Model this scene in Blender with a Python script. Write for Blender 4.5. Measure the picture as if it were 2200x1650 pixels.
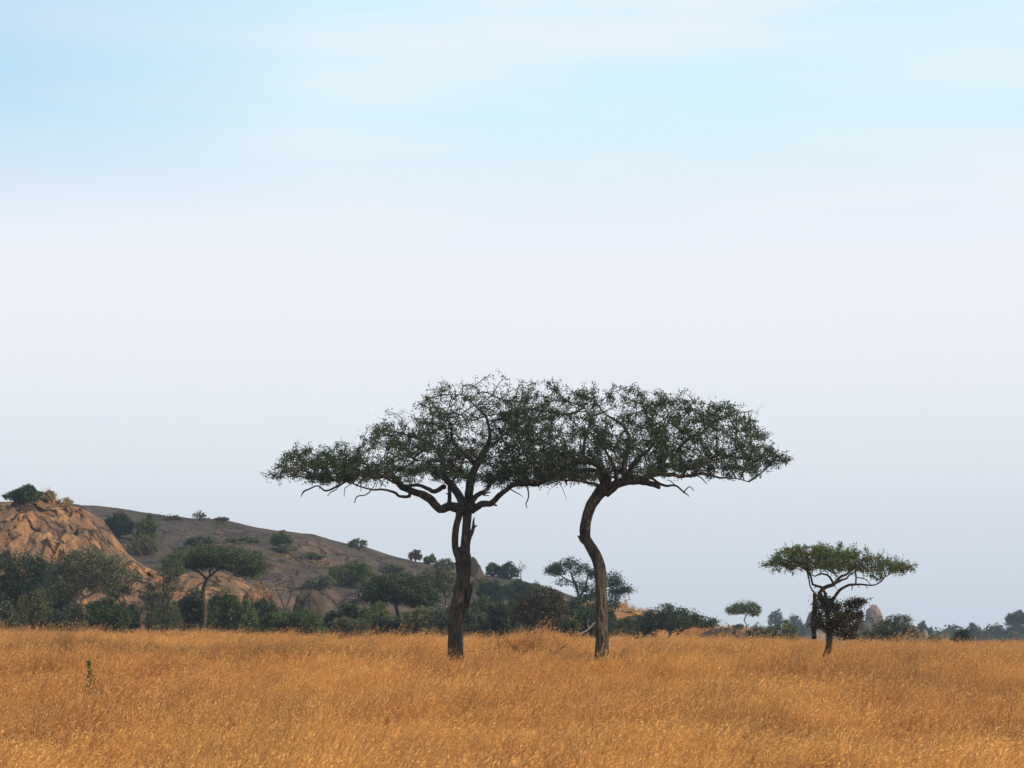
import bpy, math, random
import numpy as np
from mathutils import Vector, Matrix
from mathutils.bvhtree import BVHTree
rng = np.random.default_rng(7); random.seed(7)
for o in list(bpy.data.objects): bpy.data.objects.remove(o)
SC = bpy.context.scene; COL = SC.collection
R = math.radians

# ------------------------------------------------------------------ camera, light, sky
FPX = 4500.0; HOR = 1338.0; EYE = 3.0
PITCH = math.atan((HOR-825)/FPX)
cam = bpy.data.objects.new('camera', bpy.data.cameras.new('camera')); COL.objects.link(cam)
cam.location = (0, 0, EYE); cam.rotation_euler = (math.pi/2+PITCH, 0, 0)
cam.data.sensor_width = 36; cam.data.lens = 36*FPX/2200
cam.data.clip_start = .5; cam.data.clip_end = 20000
SC.camera = cam
SC.view_settings.view_transform = 'Standard'; SC.view_settings.look = 'None'
SC.view_settings.exposure = 0; SC.view_settings.gamma = 1
SUN_EL = R(28); SUN_DIR = Vector((.90, -.44, 0)).normalized()*math.cos(SUN_EL)+Vector((0, 0, math.sin(SUN_EL)))
sun = bpy.data.objects.new('sun', bpy.data.lights.new('sun', 'SUN')); COL.objects.link(sun)
sun.data.energy = 5.0; sun.data.angle = R(.6); sun.data.color = (1, .83, .62)
sun.rotation_euler = SUN_DIR.to_track_quat('Z', 'Y').to_euler()

W = bpy.data.worlds.new('World'); SC.world = W; W.use_nodes = True
nt = W.node_tree; N = nt.nodes; L = nt.links; N.clear()
def nd(t, **k):
    n = N.new(t)
    for a, b in k.items(): setattr(n, a, b)
    return n
out = nd('ShaderNodeOutputWorld'); bg = nd('ShaderNodeBackground'); L.new(bg.outputs[0], out.inputs[0])
sky = nd('ShaderNodeTexSky', sky_type='NISHITA', sun_disc=False)
sky.sun_elevation = SUN_EL; sky.sun_rotation = math.atan2(SUN_DIR.x, SUN_DIR.y); sky.air_density = 1; sky.dust_density = 1.5
tc = nd('ShaderNodeTexCoord'); sep = nd('ShaderNodeSeparateXYZ'); L.new(tc.outputs['Generated'], sep.inputs[0])
sc_ = nd('ShaderNodeVectorMath', operation='SCALE'); L.new(sky.outputs[0], sc_.inputs[0]); sc_.inputs['Scale'].default_value = .11
# thin high cloud veil: colour by elevation, cover broken up by soft noise
ramp = nd('ShaderNodeValToRGB'); L.new(sep.outputs['Z'], ramp.inputs[0])
def setramp(rm, stops):
    e = rm.color_ramp.elements
    while len(e) > 1: e.remove(e[-1])
    e[0].position = stops[0][0]; e[0].color = (*stops[0][1], 1)
    for p, c in stops[1:]:
        q = e.new(p); q.color = (*c, 1)
setramp(ramp, [(0.0, (.72, .80, .89)), (.03, (.79, .86, .94)), (.075, (.90, .94, 1.0)), (.13, (.955, .97, 1.03)), (.17, (.965, .985, 1.045)),
               (.205, (.88, .97, 1.04)), (.235, (.76, .98, 1.05)), (.30, (.71, .96, 1.06)), (.42, (.22, .34, .55)), (1, (.11, .20, .38))])
mp = nd('ShaderNodeMapping'); L.new(tc.outputs['Generated'], mp.inputs[0]); mp.inputs['Scale'].default_value = (3.0, 3.0, 22); mp.inputs['Rotation'].default_value = (0, R(14), 0)
nz = nd('ShaderNodeTexNoise'); L.new(mp.outputs[0], nz.inputs['Vector']); nz.inputs['Scale'].default_value = 1.3; nz.inputs['Detail'].default_value = 5; nz.inputs['Roughness'].default_value = .5
mr = nd('ShaderNodeMapRange'); L.new(nz.outputs[0], mr.inputs[0]); mr.inputs[1].default_value = .42; mr.inputs[2].default_value = .68; mr.inputs[3].default_value = 0; mr.inputs[4].default_value = .8
el = nd('ShaderNodeMapRange'); L.new(sep.outputs['Z'], el.inputs[0]); el.inputs[1].default_value = .10; el.inputs[2].default_value = .2
mu = nd('ShaderNodeMath', operation='MULTIPLY'); L.new(mr.outputs[0], mu.inputs[0]); L.new(el.outputs[0], mu.inputs[1])
cl = nd('ShaderNodeMixRGB'); L.new(mu.outputs[0], cl.inputs[0]); L.new(ramp.outputs[0], cl.inputs[1]); cl.inputs[2].default_value = (.98, 1.0, 1.04, 1)
# clearer, bluer sky towards the left
lf = nd('ShaderNodeMapRange'); L.new(sep.outputs['X'], lf.inputs[0]); lf.inputs[1].default_value = -.09; lf.inputs[2].default_value = -.25; lf.inputs[3].default_value = 0; lf.inputs[4].default_value = .68
lz = nd('ShaderNodeMapRange'); L.new(sep.outputs['Z'], lz.inputs[0]); lz.inputs[1].default_value = .175; lz.inputs[2].default_value = .25
lm = nd('ShaderNodeMath', operation='MULTIPLY'); L.new(lf.outputs[0], lm.inputs[0]); L.new(lz.outputs[0], lm.inputs[1])
bl = nd('ShaderNodeMixRGB'); L.new(lm.outputs[0], bl.inputs[0]); L.new(cl.outputs[0], bl.inputs[1]); bl.inputs[2].default_value = (.46, .72, .95, 1)
fm = nd('ShaderNodeMixRGB'); fm.inputs[0].default_value = .9; L.new(sc_.outputs[0], fm.inputs[1]); L.new(bl.outputs[0], fm.inputs[2])
L.new(fm.outputs[0], bg.inputs[0]); bg.inputs[1].default_value = 1

# ------------------------------------------------------------------ pixel (2200x1650 photo) -> world helpers
cp, sp = math.cos(PITCH), math.sin(PITCH)
def at(u, v, Y):
    a = (u-1100)/FPX; b = (825-v)/FPX
    dy = cp-b*sp; dz = sp+b*cp; t = Y/dy
    return np.array((a*t, Y, EYE+dz*t))
def ray(u, v): return Vector(at(u, v, 100)-np.array((0, 0, EYE))).normalized()
def Z1(p): return (p[0]/3.929, 1020+p[1]/3.929)
def Z2(p): return (500+p[0]/3.929, 1020+p[1]/3.929)
def Z3(p): return (560+p[0]/3.548, 780+p[1]/3.548)
def Z4(p): return (1100+p[0]/3.548, 780+p[1]/3.548)
def Z5(p): return (900+p[0]/3.929, 1080+p[1]/3.929)
def Z6(p): return (1640+p[0]/3.929, 1080+p[1]/3.929)

# ------------------------------------------------------------------ numpy value noise
def _h(i, j, k, s):
    n = (i*374761393+j*668265263+k*2147483647+s*974634777) & 0xffffffff
    n = ((n ^ (n >> 13))*1274126177) & 0xffffffff
    return ((n ^ (n >> 16)) & 0xffff)/65535.0
def vnoise(P, s=0):
    P = np.asarray(P, float); F = np.floor(P).astype(np.int64); f = P-F; f = f*f*(3-2*f)
    r = 0
    for a in (0, 1):
        wa = f[..., 0] if a else 1-f[..., 0]
        for b in (0, 1):
            wb = f[..., 1] if b else 1-f[..., 1]
            for c in (0, 1):
                wc = f[..., 2] if c else 1-f[..., 2]
                r = r+wa*wb*wc*_h(F[..., 0]+a, F[..., 1]+b, F[..., 2]+c, s)
    return r
def fbm(P, o=4, s=0):
    P = np.asarray(P, float); r = 0; a = .5; t = 0
    for i in range(o): r = r+a*vnoise(P*2**i, s+i*17); t += a; a *= .5
    return r/t*2-1

# ------------------------------------------------------------------ mesh collecting
class MB:
    def __init__(s): s.V = []; s.F = []; s.M = []; s.n = 0
    def add(s, V, F, m=0):
        V = np.asarray(V, float).reshape(-1, 3); F = np.asarray(F, np.int64).reshape(-1, 4)
        s.V.append(V); s.F.append(F+s.n); s.M.append(np.full(len(F), m)); s.n += len(V)
    def build(s, name, mats, parent=None, smooth=True, origin=None):
        V = np.concatenate(s.V); F = np.concatenate(s.F); M = np.concatenate(s.M)
        if origin is not None: V = V-np.asarray(origin)
        me = bpy.data.meshes.new(name)
        me.vertices.add(len(V)); me.vertices.foreach_set('co', V.astype(np.float32).ravel())
        me.loops.add(F.size); me.loops.foreach_set('vertex_index', F.astype(np.int32).ravel())
        me.polygons.add(len(F)); me.polygons.foreach_set('loop_start', (np.arange(len(F))*4).astype(np.int32))
        me.polygons.foreach_set('material_index', M.astype(np.int32))
        me.polygons.foreach_set('use_smooth', np.full(len(F), smooth))
        me.update(calc_edges=True)
        for m in (mats if isinstance(mats, (list, tuple)) else [mats]): me.materials.append(m)
        o = bpy.data.objects.new(name, me); COL.objects.link(o)
        if parent is not None: o.parent = parent
        elif origin is not None: o.location = origin
        return o
def tag(o, label=None, cat=None, group=None, kind=None):
    if label: o['label'] = label
    if cat: o['category'] = cat
    if group: o['group'] = group
    if kind: o['kind'] = kind
    return o
def empty(name, loc):
    o = bpy.data.objects.new(name, None); COL.objects.link(o); o.location = [float(q) for q in loc]; o.empty_display_size = .3
    return o
def smoothpath(P, r, step):
    P = np.asarray(P, float); r = np.asarray(r, float)
    if len(P) < 3: 
        Q = [P[0]]; q = [r[0]]; n = max(2, int(np.linalg.norm(P[1]-P[0])/step))
        t = np.linspace(0, 1, n+1)[:, None]; return P[0]*(1-t)+P[1]*t, r[0]*(1-t[:, 0])+r[1]*t[:, 0]
    E = np.vstack([2*P[0]-P[1], P, 2*P[-1]-P[-2]]); out = []; ro = []
    for i in range(len(P)-1):
        a, b, c, d = E[i:i+4]; n = max(1, int(round(np.linalg.norm(c-b)/step)))
        for k in range(n):
            t = k/n
            out.append(.5*((2*b)+(c-a)*t+(2*a-5*b+4*c-d)*t*t+(3*b-a-3*c+d)*t**3)); ro.append(r[i]*(1-t)+r[i+1]*t)
    out.append(P[-1]); ro.append(r[-1])
    return np.array(out), np.array(ro)
def tube(mb, P, r, sides=6, m=0, rough=0, seed=0, cap=True, freq=5):
    P = np.asarray(P, float); n = len(P)
    if n < 2: return
    T = np.gradient(P, axis=0); T /= np.linalg.norm(T, axis=1)[:, None]+1e-9
    up = np.array((0, 1., 0)) if abs(T[0][1]) < .9 else np.array((1., 0, 0))
    A = np.zeros((n, 3)); a = up-T[0]*up.dot(T[0]); a /= np.linalg.norm(a); A[0] = a
    for i in range(1, n):
        a = a-T[i]*a.dot(T[i]); a /= np.linalg.norm(a)+1e-9; A[i] = a
    B = np.cross(T, A); th = np.arange(sides)*2*math.pi/sides
    D = A[:, None, :]*np.cos(th)[None, :, None]+B[:, None, :]*np.sin(th)[None, :, None]
    rr = np.repeat(np.asarray(r, float)[:, None], sides, 1)
    if rough:
        Q = P[:, None, :]*np.array((1, 1, .45))*freq*.45+D*1.6*1.0
        rr = rr*(1+rough*fbm(Q, 4, seed)+rough*.5*(1-2*np.abs(fbm(np.stack([D[..., 0]*3.1, D[..., 1]*3.1, P[:, None, 2]*.9+D[..., 0]*0], -1), 3, seed+5))))
    V = P[:, None, :]+D*rr[..., None]
    if cap:
        V = np.concatenate([V, (P[-1]+(V[-1]-P[-1])*.02+T[-1]*rr[-1].mean()*.3)[None]]); n += 1
    i = np.arange(n-1)[:, None]*sides; j = np.arange(sides)[None]; k = (j+1) % sides
    F = np.stack(np.broadcast_arrays(i+j, i+k, i+sides+k, i+sides+j), -1)
    mb.add(V, F, m)
def leaves(mb, P, size, m=0, g=None, aspect=.55, upb=.3, var=.4):
    g = g or rng; n = len(P)
    if n == 0: return
    a = g.normal(size=(n, 3)); a /= np.linalg.norm(a, axis=1)[:, None]
    nrm = g.normal(size=(n, 3)); nrm[:, 2] += upb*2
    b = np.cross(nrm, a); b /= np.linalg.norm(b, axis=1)[:, None]+1e-9
    s = size*(1+var*(g.random(n)*2-1)); s = s[:, None]
    V = np.stack([P-a*s*.5, P+b*s*aspect*.5-a*s*.05, P+a*s*.5, P-b*s*aspect*.5-a*s*.05], 1)
    mb.add(V, np.arange(n*4).reshape(n, 4), m)

# ------------------------------------------------------------------ space colonisation
def colonise(seeds, A, step, di, dk, iters=200, trop=(0, 0, .0), jit=.15, g=None):
    g = g or rng
    pos = [np.asarray(p, float) for p in seeds]; par = [-1]*len(pos)
    A = np.asarray(A, float); SP = np.array(pos)
    d = np.full(len(A), 1e9); idx = np.zeros(len(A), int)
    for c in range(0, len(SP), 400):
        D = np.linalg.norm(A[:, None]-SP[None, c:c+400], axis=2); k = D.argmin(1); m = D[np.arange(len(A)), k]
        u = m < d; d[u] = m[u]; idx[u] = k[u]+c
    live = np.ones(len(A), bool); cnt = {}
    for it in range(iters):
        live &= d > dk; w = np.where(live & (d < di))[0]
        if len(w) == 0: break
        P = np.array(pos); 
        dirs = A[w]-P[idx[w]]; dirs /= np.linalg.norm(dirs, axis=1)[:, None]+1e-9
        un, inv = np.unique(idx[w], return_inverse=True)
        S = np.zeros((len(un), 3)); np.add.at(S, inv, dirs)
        S /= np.linalg.norm(S, axis=1)[:, None]+1e-9; S += g.normal(size=S.shape)*jit+np.array(trop)
        S /= np.linalg.norm(S, axis=1)[:, None]+1e-9
        new = []; st = len(pos)
        for k, nid in enumerate(un):
            cnt[nid] = cnt.get(nid, 0)+1
            if cnt[nid] > 4: continue
            q = P[nid]+S[k]*step; pos.append(q); par.append(int(nid)); new.append(q)
        if not new: break
        new = np.array(new); D = np.linalg.norm(A[:, None]-new[None], axis=2) if len(new)*len(A) < 4e6 else None
        if D is None:
            m = np.full(len(A), 1e9); k = np.zeros(len(A), int)
            for c in range(0, len(new), 200):
                DD = np.linalg.norm(A[:, None]-new[None, c:c+200], axis=2); kk = DD.argmin(1); mm = DD[np.arange(len(A)), kk]
                u = mm < m; m[u] = mm[u]; k[u] = kk[u]+c
        else: k = D.argmin(1); m = D[np.arange(len(A)), k]
        u = m < d-1e-6; d[u] = m[u]; idx[u] = k[u]+st
    return np.array(pos), np.array(par)
def grow_mesh(mb, pos, par, ns, r0, m=0, rmax=None, expo=2.3, sides=4):
    n = len(pos); acc = np.zeros(n); kids = [[] for _ in range(n)]
    for i in range(n-1, ns-1, -1):
        if acc[i] == 0: acc[i] = r0**expo
        acc[par[i]] += acc[i]; kids[par[i]].append(i)
    rad = acc**(1/expo)
    tips = [i for i in range(ns, n) if not kids[i]]
    starts = [(i, c) for i in range(ns) for c in kids[i]]
    while starts:
        p, c = starts.pop(); ch = [p, c]
        cur = c
        while kids[cur]:
            ks = sorted(kids[cur], key=lambda q: -acc[q])
            for q in ks[1:]: starts.append((cur, q))
            cur = ks[0]; ch.append(cur)
        P = pos[ch].copy(); r = rad[ch].copy(); r[0] = min(r[0], r[1]*1.25)
        if rmax is not None: r = np.minimum(r, rmax)
        r[-1] *= .5
        if len(P) > 2:
            Q = P.copy(); Q[1:-1] = P[1:-1]*.5+(P[:-2]+P[2:])*.25; P = Q
        tube(mb, P, r, sides if r.max() < .04 else sides+2, m, cap=False)
    return rad, tips

# ------------------------------------------------------------------ materials
def mat(name):
    m = bpy.data.materials.new(name); m.use_nodes = True
    t = m.node_tree; t.nodes.clear(); return m, t.nodes, t.links
def mixc(n, l, f, a, b, mode='MIX'):
    x = n.new('ShaderNodeMixRGB'); x.blend_type = mode
    for k, q in ((0, f), (1, a), (2, b)):
        if hasattr(q, 'is_linked') or hasattr(q, 'links'): l.new(q, x.inputs[k])
        elif isinstance(q, (int, float)): x.inputs[k].default_value = q
        else: x.inputs[k].default_value = (*q, 1)
    return x.outputs[0]
def noise(n, l, vec, scale, detail=4, rough=.55, sc=None, lo=.35, hi=.65):
    if sc is not None:
        m = n.new('ShaderNodeMapping'); l.new(vec, m.inputs[0]); m.inputs['Scale'].default_value = sc; vec = m.outputs[0]
    t = n.new('ShaderNodeTexNoise'); l.new(vec, t.inputs['Vector']); t.inputs['Scale'].default_value = scale
    t.inputs['Detail'].default_value = detail; t.inputs['Roughness'].default_value = rough
    r = n.new('ShaderNodeMapRange'); l.new(t.outputs[0], r.inputs[0]); r.inputs[1].default_value = lo; r.inputs[2].default_value = hi
    return r.outputs[0], t.outputs[0]
def leafmat(name, dark, light, dry=None, trans=.3, sc=1.2, vary=True):
    m, n, l = mat(name); g = n.new('ShaderNodeNewGeometry')
    a, _ = noise(n, l, g.outputs['Position'], sc, 3); oi = n.new('ShaderNodeObjectInfo')
    c = mixc(n, l, g.outputs['Random Per Island'], dark, light)
    c2 = mixc(n, l, a, c, tuple(x*1.25 for x in light)); 
    h = mixc(n, l, .45, c, c2)
    vr = n.new('ShaderNodeMapRange'); l.new(oi.outputs['Random'], vr.inputs[0]); vr.inputs[3].default_value = .75 if vary else 1; vr.inputs[4].default_value = 1.55 if vary else 1
    hv = n.new('ShaderNodeHueSaturation'); l.new(vr.outputs[0], hv.inputs['Value']); l.new(h, hv.inputs['Color'])
    hr = n.new('ShaderNodeMath'); hr.operation = 'MULTIPLY_ADD'; l.new(oi.outputs['Random'], hr.inputs[0]); hr.inputs[1].default_value = -.05 if vary else 0; hr.inputs[2].default_value = .52 if vary else .5; l.new(hr.outputs[0], hv.inputs['Hue']); h = hv.outputs[0]
    if dry:
        lt = n.new('ShaderNodeMath'); lt.operation = 'GREATER_THAN'; l.new(g.outputs['Random Per Island'], lt.inputs[0]); lt.inputs[1].default_value = .93
        h = mixc(n, l, lt.outputs[0], h, dry)
    p = n.new('ShaderNodeBsdfPrincipled'); l.new(h, p.inputs['Base Color']); p.inputs['Roughness'].default_value = .6; p.inputs['Specular IOR Level'].default_value = .25
    tr = n.new('ShaderNodeBsdfTranslucent'); tc2 = mixc(n, l, .5, h, (min(1, light[0]*1.6), min(1, light[1]*1.7), light[2]*.8)); l.new(tc2, tr.inputs[0])
    mx = n.new('ShaderNodeMixShader'); mx.inputs[0].default_value = trans; l.new(p.outputs[0], mx.inputs[1]); l.new(tr.outputs[0], mx.inputs[2])
    o = n.new('ShaderNodeOutputMaterial'); l.new(mx.outputs[0], o.inputs[0]); return m
M = {}
M['leaf_main'] = leafmat('acacia_leaves', (.008, .024, .011), (.034, .070, .022), (.10, .10, .04), .25, vary=False)
M['leaf_umb'] = leafmat('umbrella_leaves', (.034, .064, .024), (.12, .165, .052), (.24, .2, .07), .3, vary=False)
M['leaf_dark'] = leafmat('dark_leaves', (.008, .018, .009), (.036, .058, .019), None, .2)
M['leaf_green'] = leafmat('green_leaves', (.020, .038, .013), (.070, .102, .026), None, .3)
M['leaf_olive'] = leafmat('olive_leaves', (.04, .048, .018), (.095, .10, .036), (.2, .16, .07), .3)
M['leaf_grey'] = leafmat('grey_green_leaves', (.024, .036, .02), (.085, .10, .05), (.2, .18, .11), .25)
M['leaf_brown'] = leafmat('brown_leaves', (.016, .015, .008), (.062, .048, .02), (.2, .13, .05), .15)
M['leaf_dry'] = leafmat('dry_leaves', (.2, .13, .07), (.38, .27, .15), None, .3)
def barkmat(name, dark, light, zs=.25, bs=9, bump=.8, freq=14):
    m, n, l = mat(name); t = n.new('ShaderNodeTexCoord')
    a, raw = noise(n, l, t.outputs['Object'], freq, 5, .65, (1, 1, zs), .38, .62)
    b, rb = noise(n, l, t.outputs['Object'], 1.6, 3, .5, None)
    c = mixc(n, l, a, dark, light); c = mixc(n, l, b, c, tuple(x*1.35 for x in light)); c = mixc(n, l, .6, mixc(n, l, a, dark, light), c)
    vo = n.new('ShaderNodeTexVoronoi'); mpn = n.new('ShaderNodeMapping'); l.new(t.outputs['Object'], mpn.inputs[0]); mpn.inputs['Scale'].default_value = (1, 1, zs*1.2); l.new(mpn.outputs[0], vo.inputs['Vector']); vo.inputs['Scale'].default_value = bs; vo.feature = 'DISTANCE_TO_EDGE'
    ad = n.new('ShaderNodeMath'); ad.operation = 'MULTIPLY_ADD'; l.new(vo.outputs['Distance'], ad.inputs[0]); ad.inputs[1].default_value = 2.0; l.new(raw, ad.inputs[2])
    bp = n.new('ShaderNodeBump'); bp.inputs['Strength'].default_value = bump; bp.inputs['Distance'].default_value = .08; l.new(ad.outputs[0], bp.inputs['Height'])
    p = n.new('ShaderNodeBsdfPrincipled'); l.new(c, p.inputs['Base Color']); p.inputs['Roughness'].default_value = .9; p.inputs['Specular IOR Level'].default_value = .15; l.new(bp.outputs[0], p.inputs['Normal'])
    o = n.new('ShaderNodeOutputMaterial'); l.new(p.outputs[0], o.inputs[0]); return m
M['bark'] = barkmat('furrowed_bark', (.010, .009, .008), (.09, .073, .051), bump=1.2, freq=9, bs=7)
M['bark_dark'] = barkmat('dark_bark', (.02, .017, .014), (.07, .055, .04))
M['bark_pale'] = barkmat('pale_bark', (.13, .11, .09), (.34, .29, .23))
M['wood_raw'] = barkmat('broken_wood', (.16, .1, .06), (.34, .22, .13))
def rockmat(name, cols, orange, streak=.5, osc=.06, freq=.5, crack=.3, ssc=.55, lo=.44, hi=.56):
    m, n, l = mat(name); g = n.new('ShaderNodeNewGeometry'); P = g.outputs['Position']
    a, ra = noise(n, l, P, freq, 6, .6, (1, 1, .8), .3, .7)
    c = mixc(n, l, a, cols[0], cols[1])
    o1, _ = noise(n, l, P, osc, 5, .6, (1, .6, 1.6), .47, .62)
    c = mixc(n, l, o1, c, orange)
    s, rs = noise(n, l, P, ssc, 6, .68, (1.5, .8, .16), lo, hi)
    dk = mixc(n, l, 1.0, c, cols[2], 'MIX')
    k = n.new('ShaderNodeMath'); k.operation = 'MULTIPLY'; l.new(s, k.inputs[0]); k.inputs[1].default_value = streak
    c = mixc(n, l, k.outputs[0], c, cols[2])
    f, rf = noise(n, l, P, 3.0, 6, .7, None, .3, .7)
    c = mixc(n, l, .35, c, mixc(n, l, f, tuple(x*.6 for x in cols[0]), tuple(x*1.5 for x in cols[1])))
    wv = n.new('ShaderNodeVectorMath'); wv.operation = 'MULTIPLY_ADD'; nv = n.new('ShaderNodeTexNoise'); l.new(P, nv.inputs['Vector']); nv.inputs['Scale'].default_value = .5; nv.inputs['Detail'].default_value = 4
    l.new(nv.outputs['Color'], wv.inputs[0]); wv.inputs[1].default_value = (6, 6, 4)
    sq = n.new('ShaderNodeVectorMath'); sq.operation = 'MULTIPLY'; l.new(P, sq.inputs[0]); sq.inputs[1].default_value = (1.2, .8, .45); l.new(sq.outputs[0], wv.inputs[2])
    vo = n.new('ShaderNodeTexVoronoi'); vo.feature = 'DISTANCE_TO_EDGE'; vo.inputs['Scale'].default_value = crack; l.new(wv.outputs[0], vo.inputs['Vector'])
    cr = n.new('ShaderNodeMapRange'); l.new(vo.outputs['Distance'], cr.inputs[0]); cr.inputs[1].default_value = .0; cr.inputs[2].default_value = .05; cr.inputs[3].default_value = .7; cr.inputs[4].default_value = 0
    c = mixc(n, l, cr.outputs[0], c, tuple(x*.45 for x in cols[2]))
    ck = n.new('ShaderNodeMath'); ck.operation = 'SUBTRACT'; l.new(rs, ck.inputs[0]); l.new(cr.outputs[0], ck.inputs[1]); rs = ck.outputs[0]
    bp = n.new('ShaderNodeBump'); bp.inputs['Strength'].default_value = 1; bp.inputs['Distance'].default_value = .7
    ad = n.new('ShaderNodeMath'); ad.operation = 'MULTIPLY_ADD'; l.new(rf, ad.inputs[0]); ad.inputs[1].default_value = .35; l.new(rs, ad.inputs[2]); l.new(ad.outputs[0], bp.inputs['Height'])
    p = n.new('ShaderNodeBsdfPrincipled'); l.new(c, p.inputs['Base Color']); p.inputs['Roughness'].default_value = .92; p.inputs['Specular IOR Level'].default_value = .2; l.new(bp.outputs[0], p.inputs['Normal'])
    oo = n.new('ShaderNodeOutputMaterial'); l.new(p.outputs[0], oo.inputs[0]); return m
M['rock_dome'] = rockmat('weathered_granite', ((.046, .038, .029), (.105, .080, .056), (.024, .023, .022)), (.17, .105, .07), .55, .05, crack=.09)
M['rock_cliff'] = rockmat('orange_granite', ((.18, .11, .058), (.40, .215, .095), (.048, .042, .034)), (.46, .20, .08), .95, .14, crack=.14, ssc=.38, lo=.41, hi=.51)
M['rock_boulder'] = rockmat('boulder_granite', ((.16, .12, .10), (.32, .23, .17), (.08, .07, .065)), (.38, .23, .15), .4, .15, crack=.06)

def grasscol(n, l, isl=None):
    g = n.new('ShaderNodeNewGeometry'); P = g.outputs['Position']
    a, _ = noise(n, l, P, .13, 6, .72, (1, .42, 0), .45, .55)
    b, _ = noise(n, l, P, 1.0, 5, .65, (1, .3, 0), .42, .6)
    b2, _ = noise(n, l, P, .3, 5, .65, (1, .25, 0), .5, .6)
    gold = (.80, .43, .125); red = (.35, .115, .048); straw = (.90, .56, .18); brown = (.17, .085, .045)
    c = mixc(n, l, a, gold, red)
    k = n.new('ShaderNodeMath'); k.operation = 'MULTIPLY'; l.new(b, k.inputs[0]); k.inputs[1].default_value = .5
    c = mixc(n, l, k.outputs[0], c, gold)
    k2 = n.new('ShaderNodeMath'); k2.operation = 'MULTIPLY'; l.new(b2, k2.inputs[0]); k2.inputs[1].default_value = .72
    c = mixc(n, l, k2.outputs[0], c, brown)
    sy = n.new('ShaderNodeSeparateXYZ'); l.new(P, sy.inputs[0]); ny = n.new('ShaderNodeMapRange'); l.new(sy.outputs[1], ny.inputs[0]); ny.inputs[1].default_value = 48; ny.inputs[2].default_value = 27; ny.inputs[3].default_value = 0; ny.inputs[4].default_value = .32
    c = mixc(n, l, ny.outputs[0], c, straw)
    if isl:
        r = n.new('ShaderNodeValToRGB'); l.new(g.outputs['Random Per Island'], r.inputs[0])
        setramp(r, [(0, (.10, .05, .025)), (.25, brown), (.45, red), (.62, gold), (.88, gold), (1, (1.0, .66, .22))])
        c = mixc(n, l, .42, c, r.outputs[0])
    return c, g
def grassmat(nm='dry_grass', pale=0):
    m, n, l = mat(nm); c, g = grasscol(n, l, True)
    if pale: c = mixc(n, l, pale, c, (.88, .50, .18))
    d = n.new('ShaderNodeBsdfDiffuse'); l.new(c, d.inputs[0]); t = n.new('ShaderNodeBsdfTranslucent'); l.new(c, t.inputs[0])
    mx = n.new('ShaderNodeMixShader'); mx.inputs[0].default_value = .35; l.new(d.outputs[0], mx.inputs[1]); l.new(t.outputs[0], mx.inputs[2])
    o = n.new('ShaderNodeOutputMaterial'); l.new(mx.outputs[0], o.inputs[0]); return m
M['grass'] = grassmat(); M['seed'] = grassmat('grass_seed_heads', .38)
def groundmat():
    m, n, l = mat('savanna_soil'); c, g = grasscol(n, l)
    c = mixc(n, l, .5, c, (.2, .12, .06))
    f, rf = noise(n, l, g.outputs['Position'], 2.5, 5, .7)
    c = mixc(n, l, f, c, (.14, .085, .045))
    # far plain: darker scrubby green-brown
    sx = n.new('ShaderNodeSeparateXYZ'); l.new(g.outputs['Position'], sx.inputs[0])
    r = n.new('ShaderNodeMapRange'); l.new(sx.outputs[1], r.inputs[0]); r.inputs[1].default_value = 230; r.inputs[2].default_value = 330
    c = mixc(n, l, r.outputs[0], c, (.07, .075, .04))
    p = n.new('ShaderNodeBsdfPrincipled'); l.new(c, p.inputs['Base Color']); p.inputs['Roughness'].default_value = 1; p.inputs['Specular IOR Level'].default_value = .1
    bp = n.new('ShaderNodeBump'); bp.inputs['Strength'].default_value = .6; bp.inputs['Distance'].default_value = .2; l.new(rf, bp.inputs['Height']); l.new(bp.outputs[0], p.inputs['Normal'])
    o = n.new('ShaderNodeOutputMaterial'); l.new(p.outputs[0], o.inputs[0]); return m
M['ground'] = groundmat()
def knollmat():
    m, n, l = mat('grassy_slope'); c, g = grasscol(n, l)
    f, rf = noise(n, l, g.outputs['Position'], .14, 5, .65, None, .42, .56)
    c = mixc(n, l, f, mixc(n, l, .3, c, (.5, .22, .08)), (.10, .1, .045))
    f2, r2 = noise(n, l, g.outputs['Position'], 1.8, 5, .7)
    c = mixc(n, l, f2, c, mixc(n, l, .6, c, (.1, .08, .05)))
    p = n.new('ShaderNodeBsdfPrincipled'); l.new(c, p.inputs['Base Color']); p.inputs['Roughness'].default_value = 1; p.inputs['Specular IOR Level'].default_value = .1
    bp = n.new('ShaderNodeBump'); bp.inputs['Distance'].default_value = .3; l.new(r2, bp.inputs['Height']); l.new(bp.outputs[0], p.inputs['Normal'])
    o = n.new('ShaderNodeOutputMaterial'); l.new(p.outputs[0], o.inputs[0]); return m
M['knoll'] = knollmat()

# ------------------------------------------------------------------ ground
GH = 1.0
_y = np.array([-60, 0, 20, 29, 40, 55, 70, 85, 100, 150, 190, 250, 400, 700, 1500, 6000.])
_d = np.array([2.3, 2.25, 2.15, 2.02, 1.84, 1.52, 1.00, 1.03, 1.12, 1.32, 1.45, 1.9, 3.1, 5.7, 13.2, 56.])
_t = np.linspace(-60, 6000, 6061); _D = np.interp(_t, _y, _d); _k = np.ones(17)/17
_D = np.concatenate([_D[:8], np.convolve(_D, _k, 'valid'), _D[-8:]])
def G(x, y):
    x = np.asarray(x, float); y = np.asarray(y, float)
    top = EYE-np.interp(y, _t, _D)-.0125*np.clip(x, -120, 120)*np.clip((y-25)/60, 0, 1)*np.clip((700-y)/400, 0, 1)
    top = top+.45*np.exp(-((x-1.2)/2.0)**2-((y-92)/4.)**2)+.07*(fbm(np.stack([x*.16, y*.12, x*0], -1), 3, 3))
    return top-GH
mb = MB()
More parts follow.
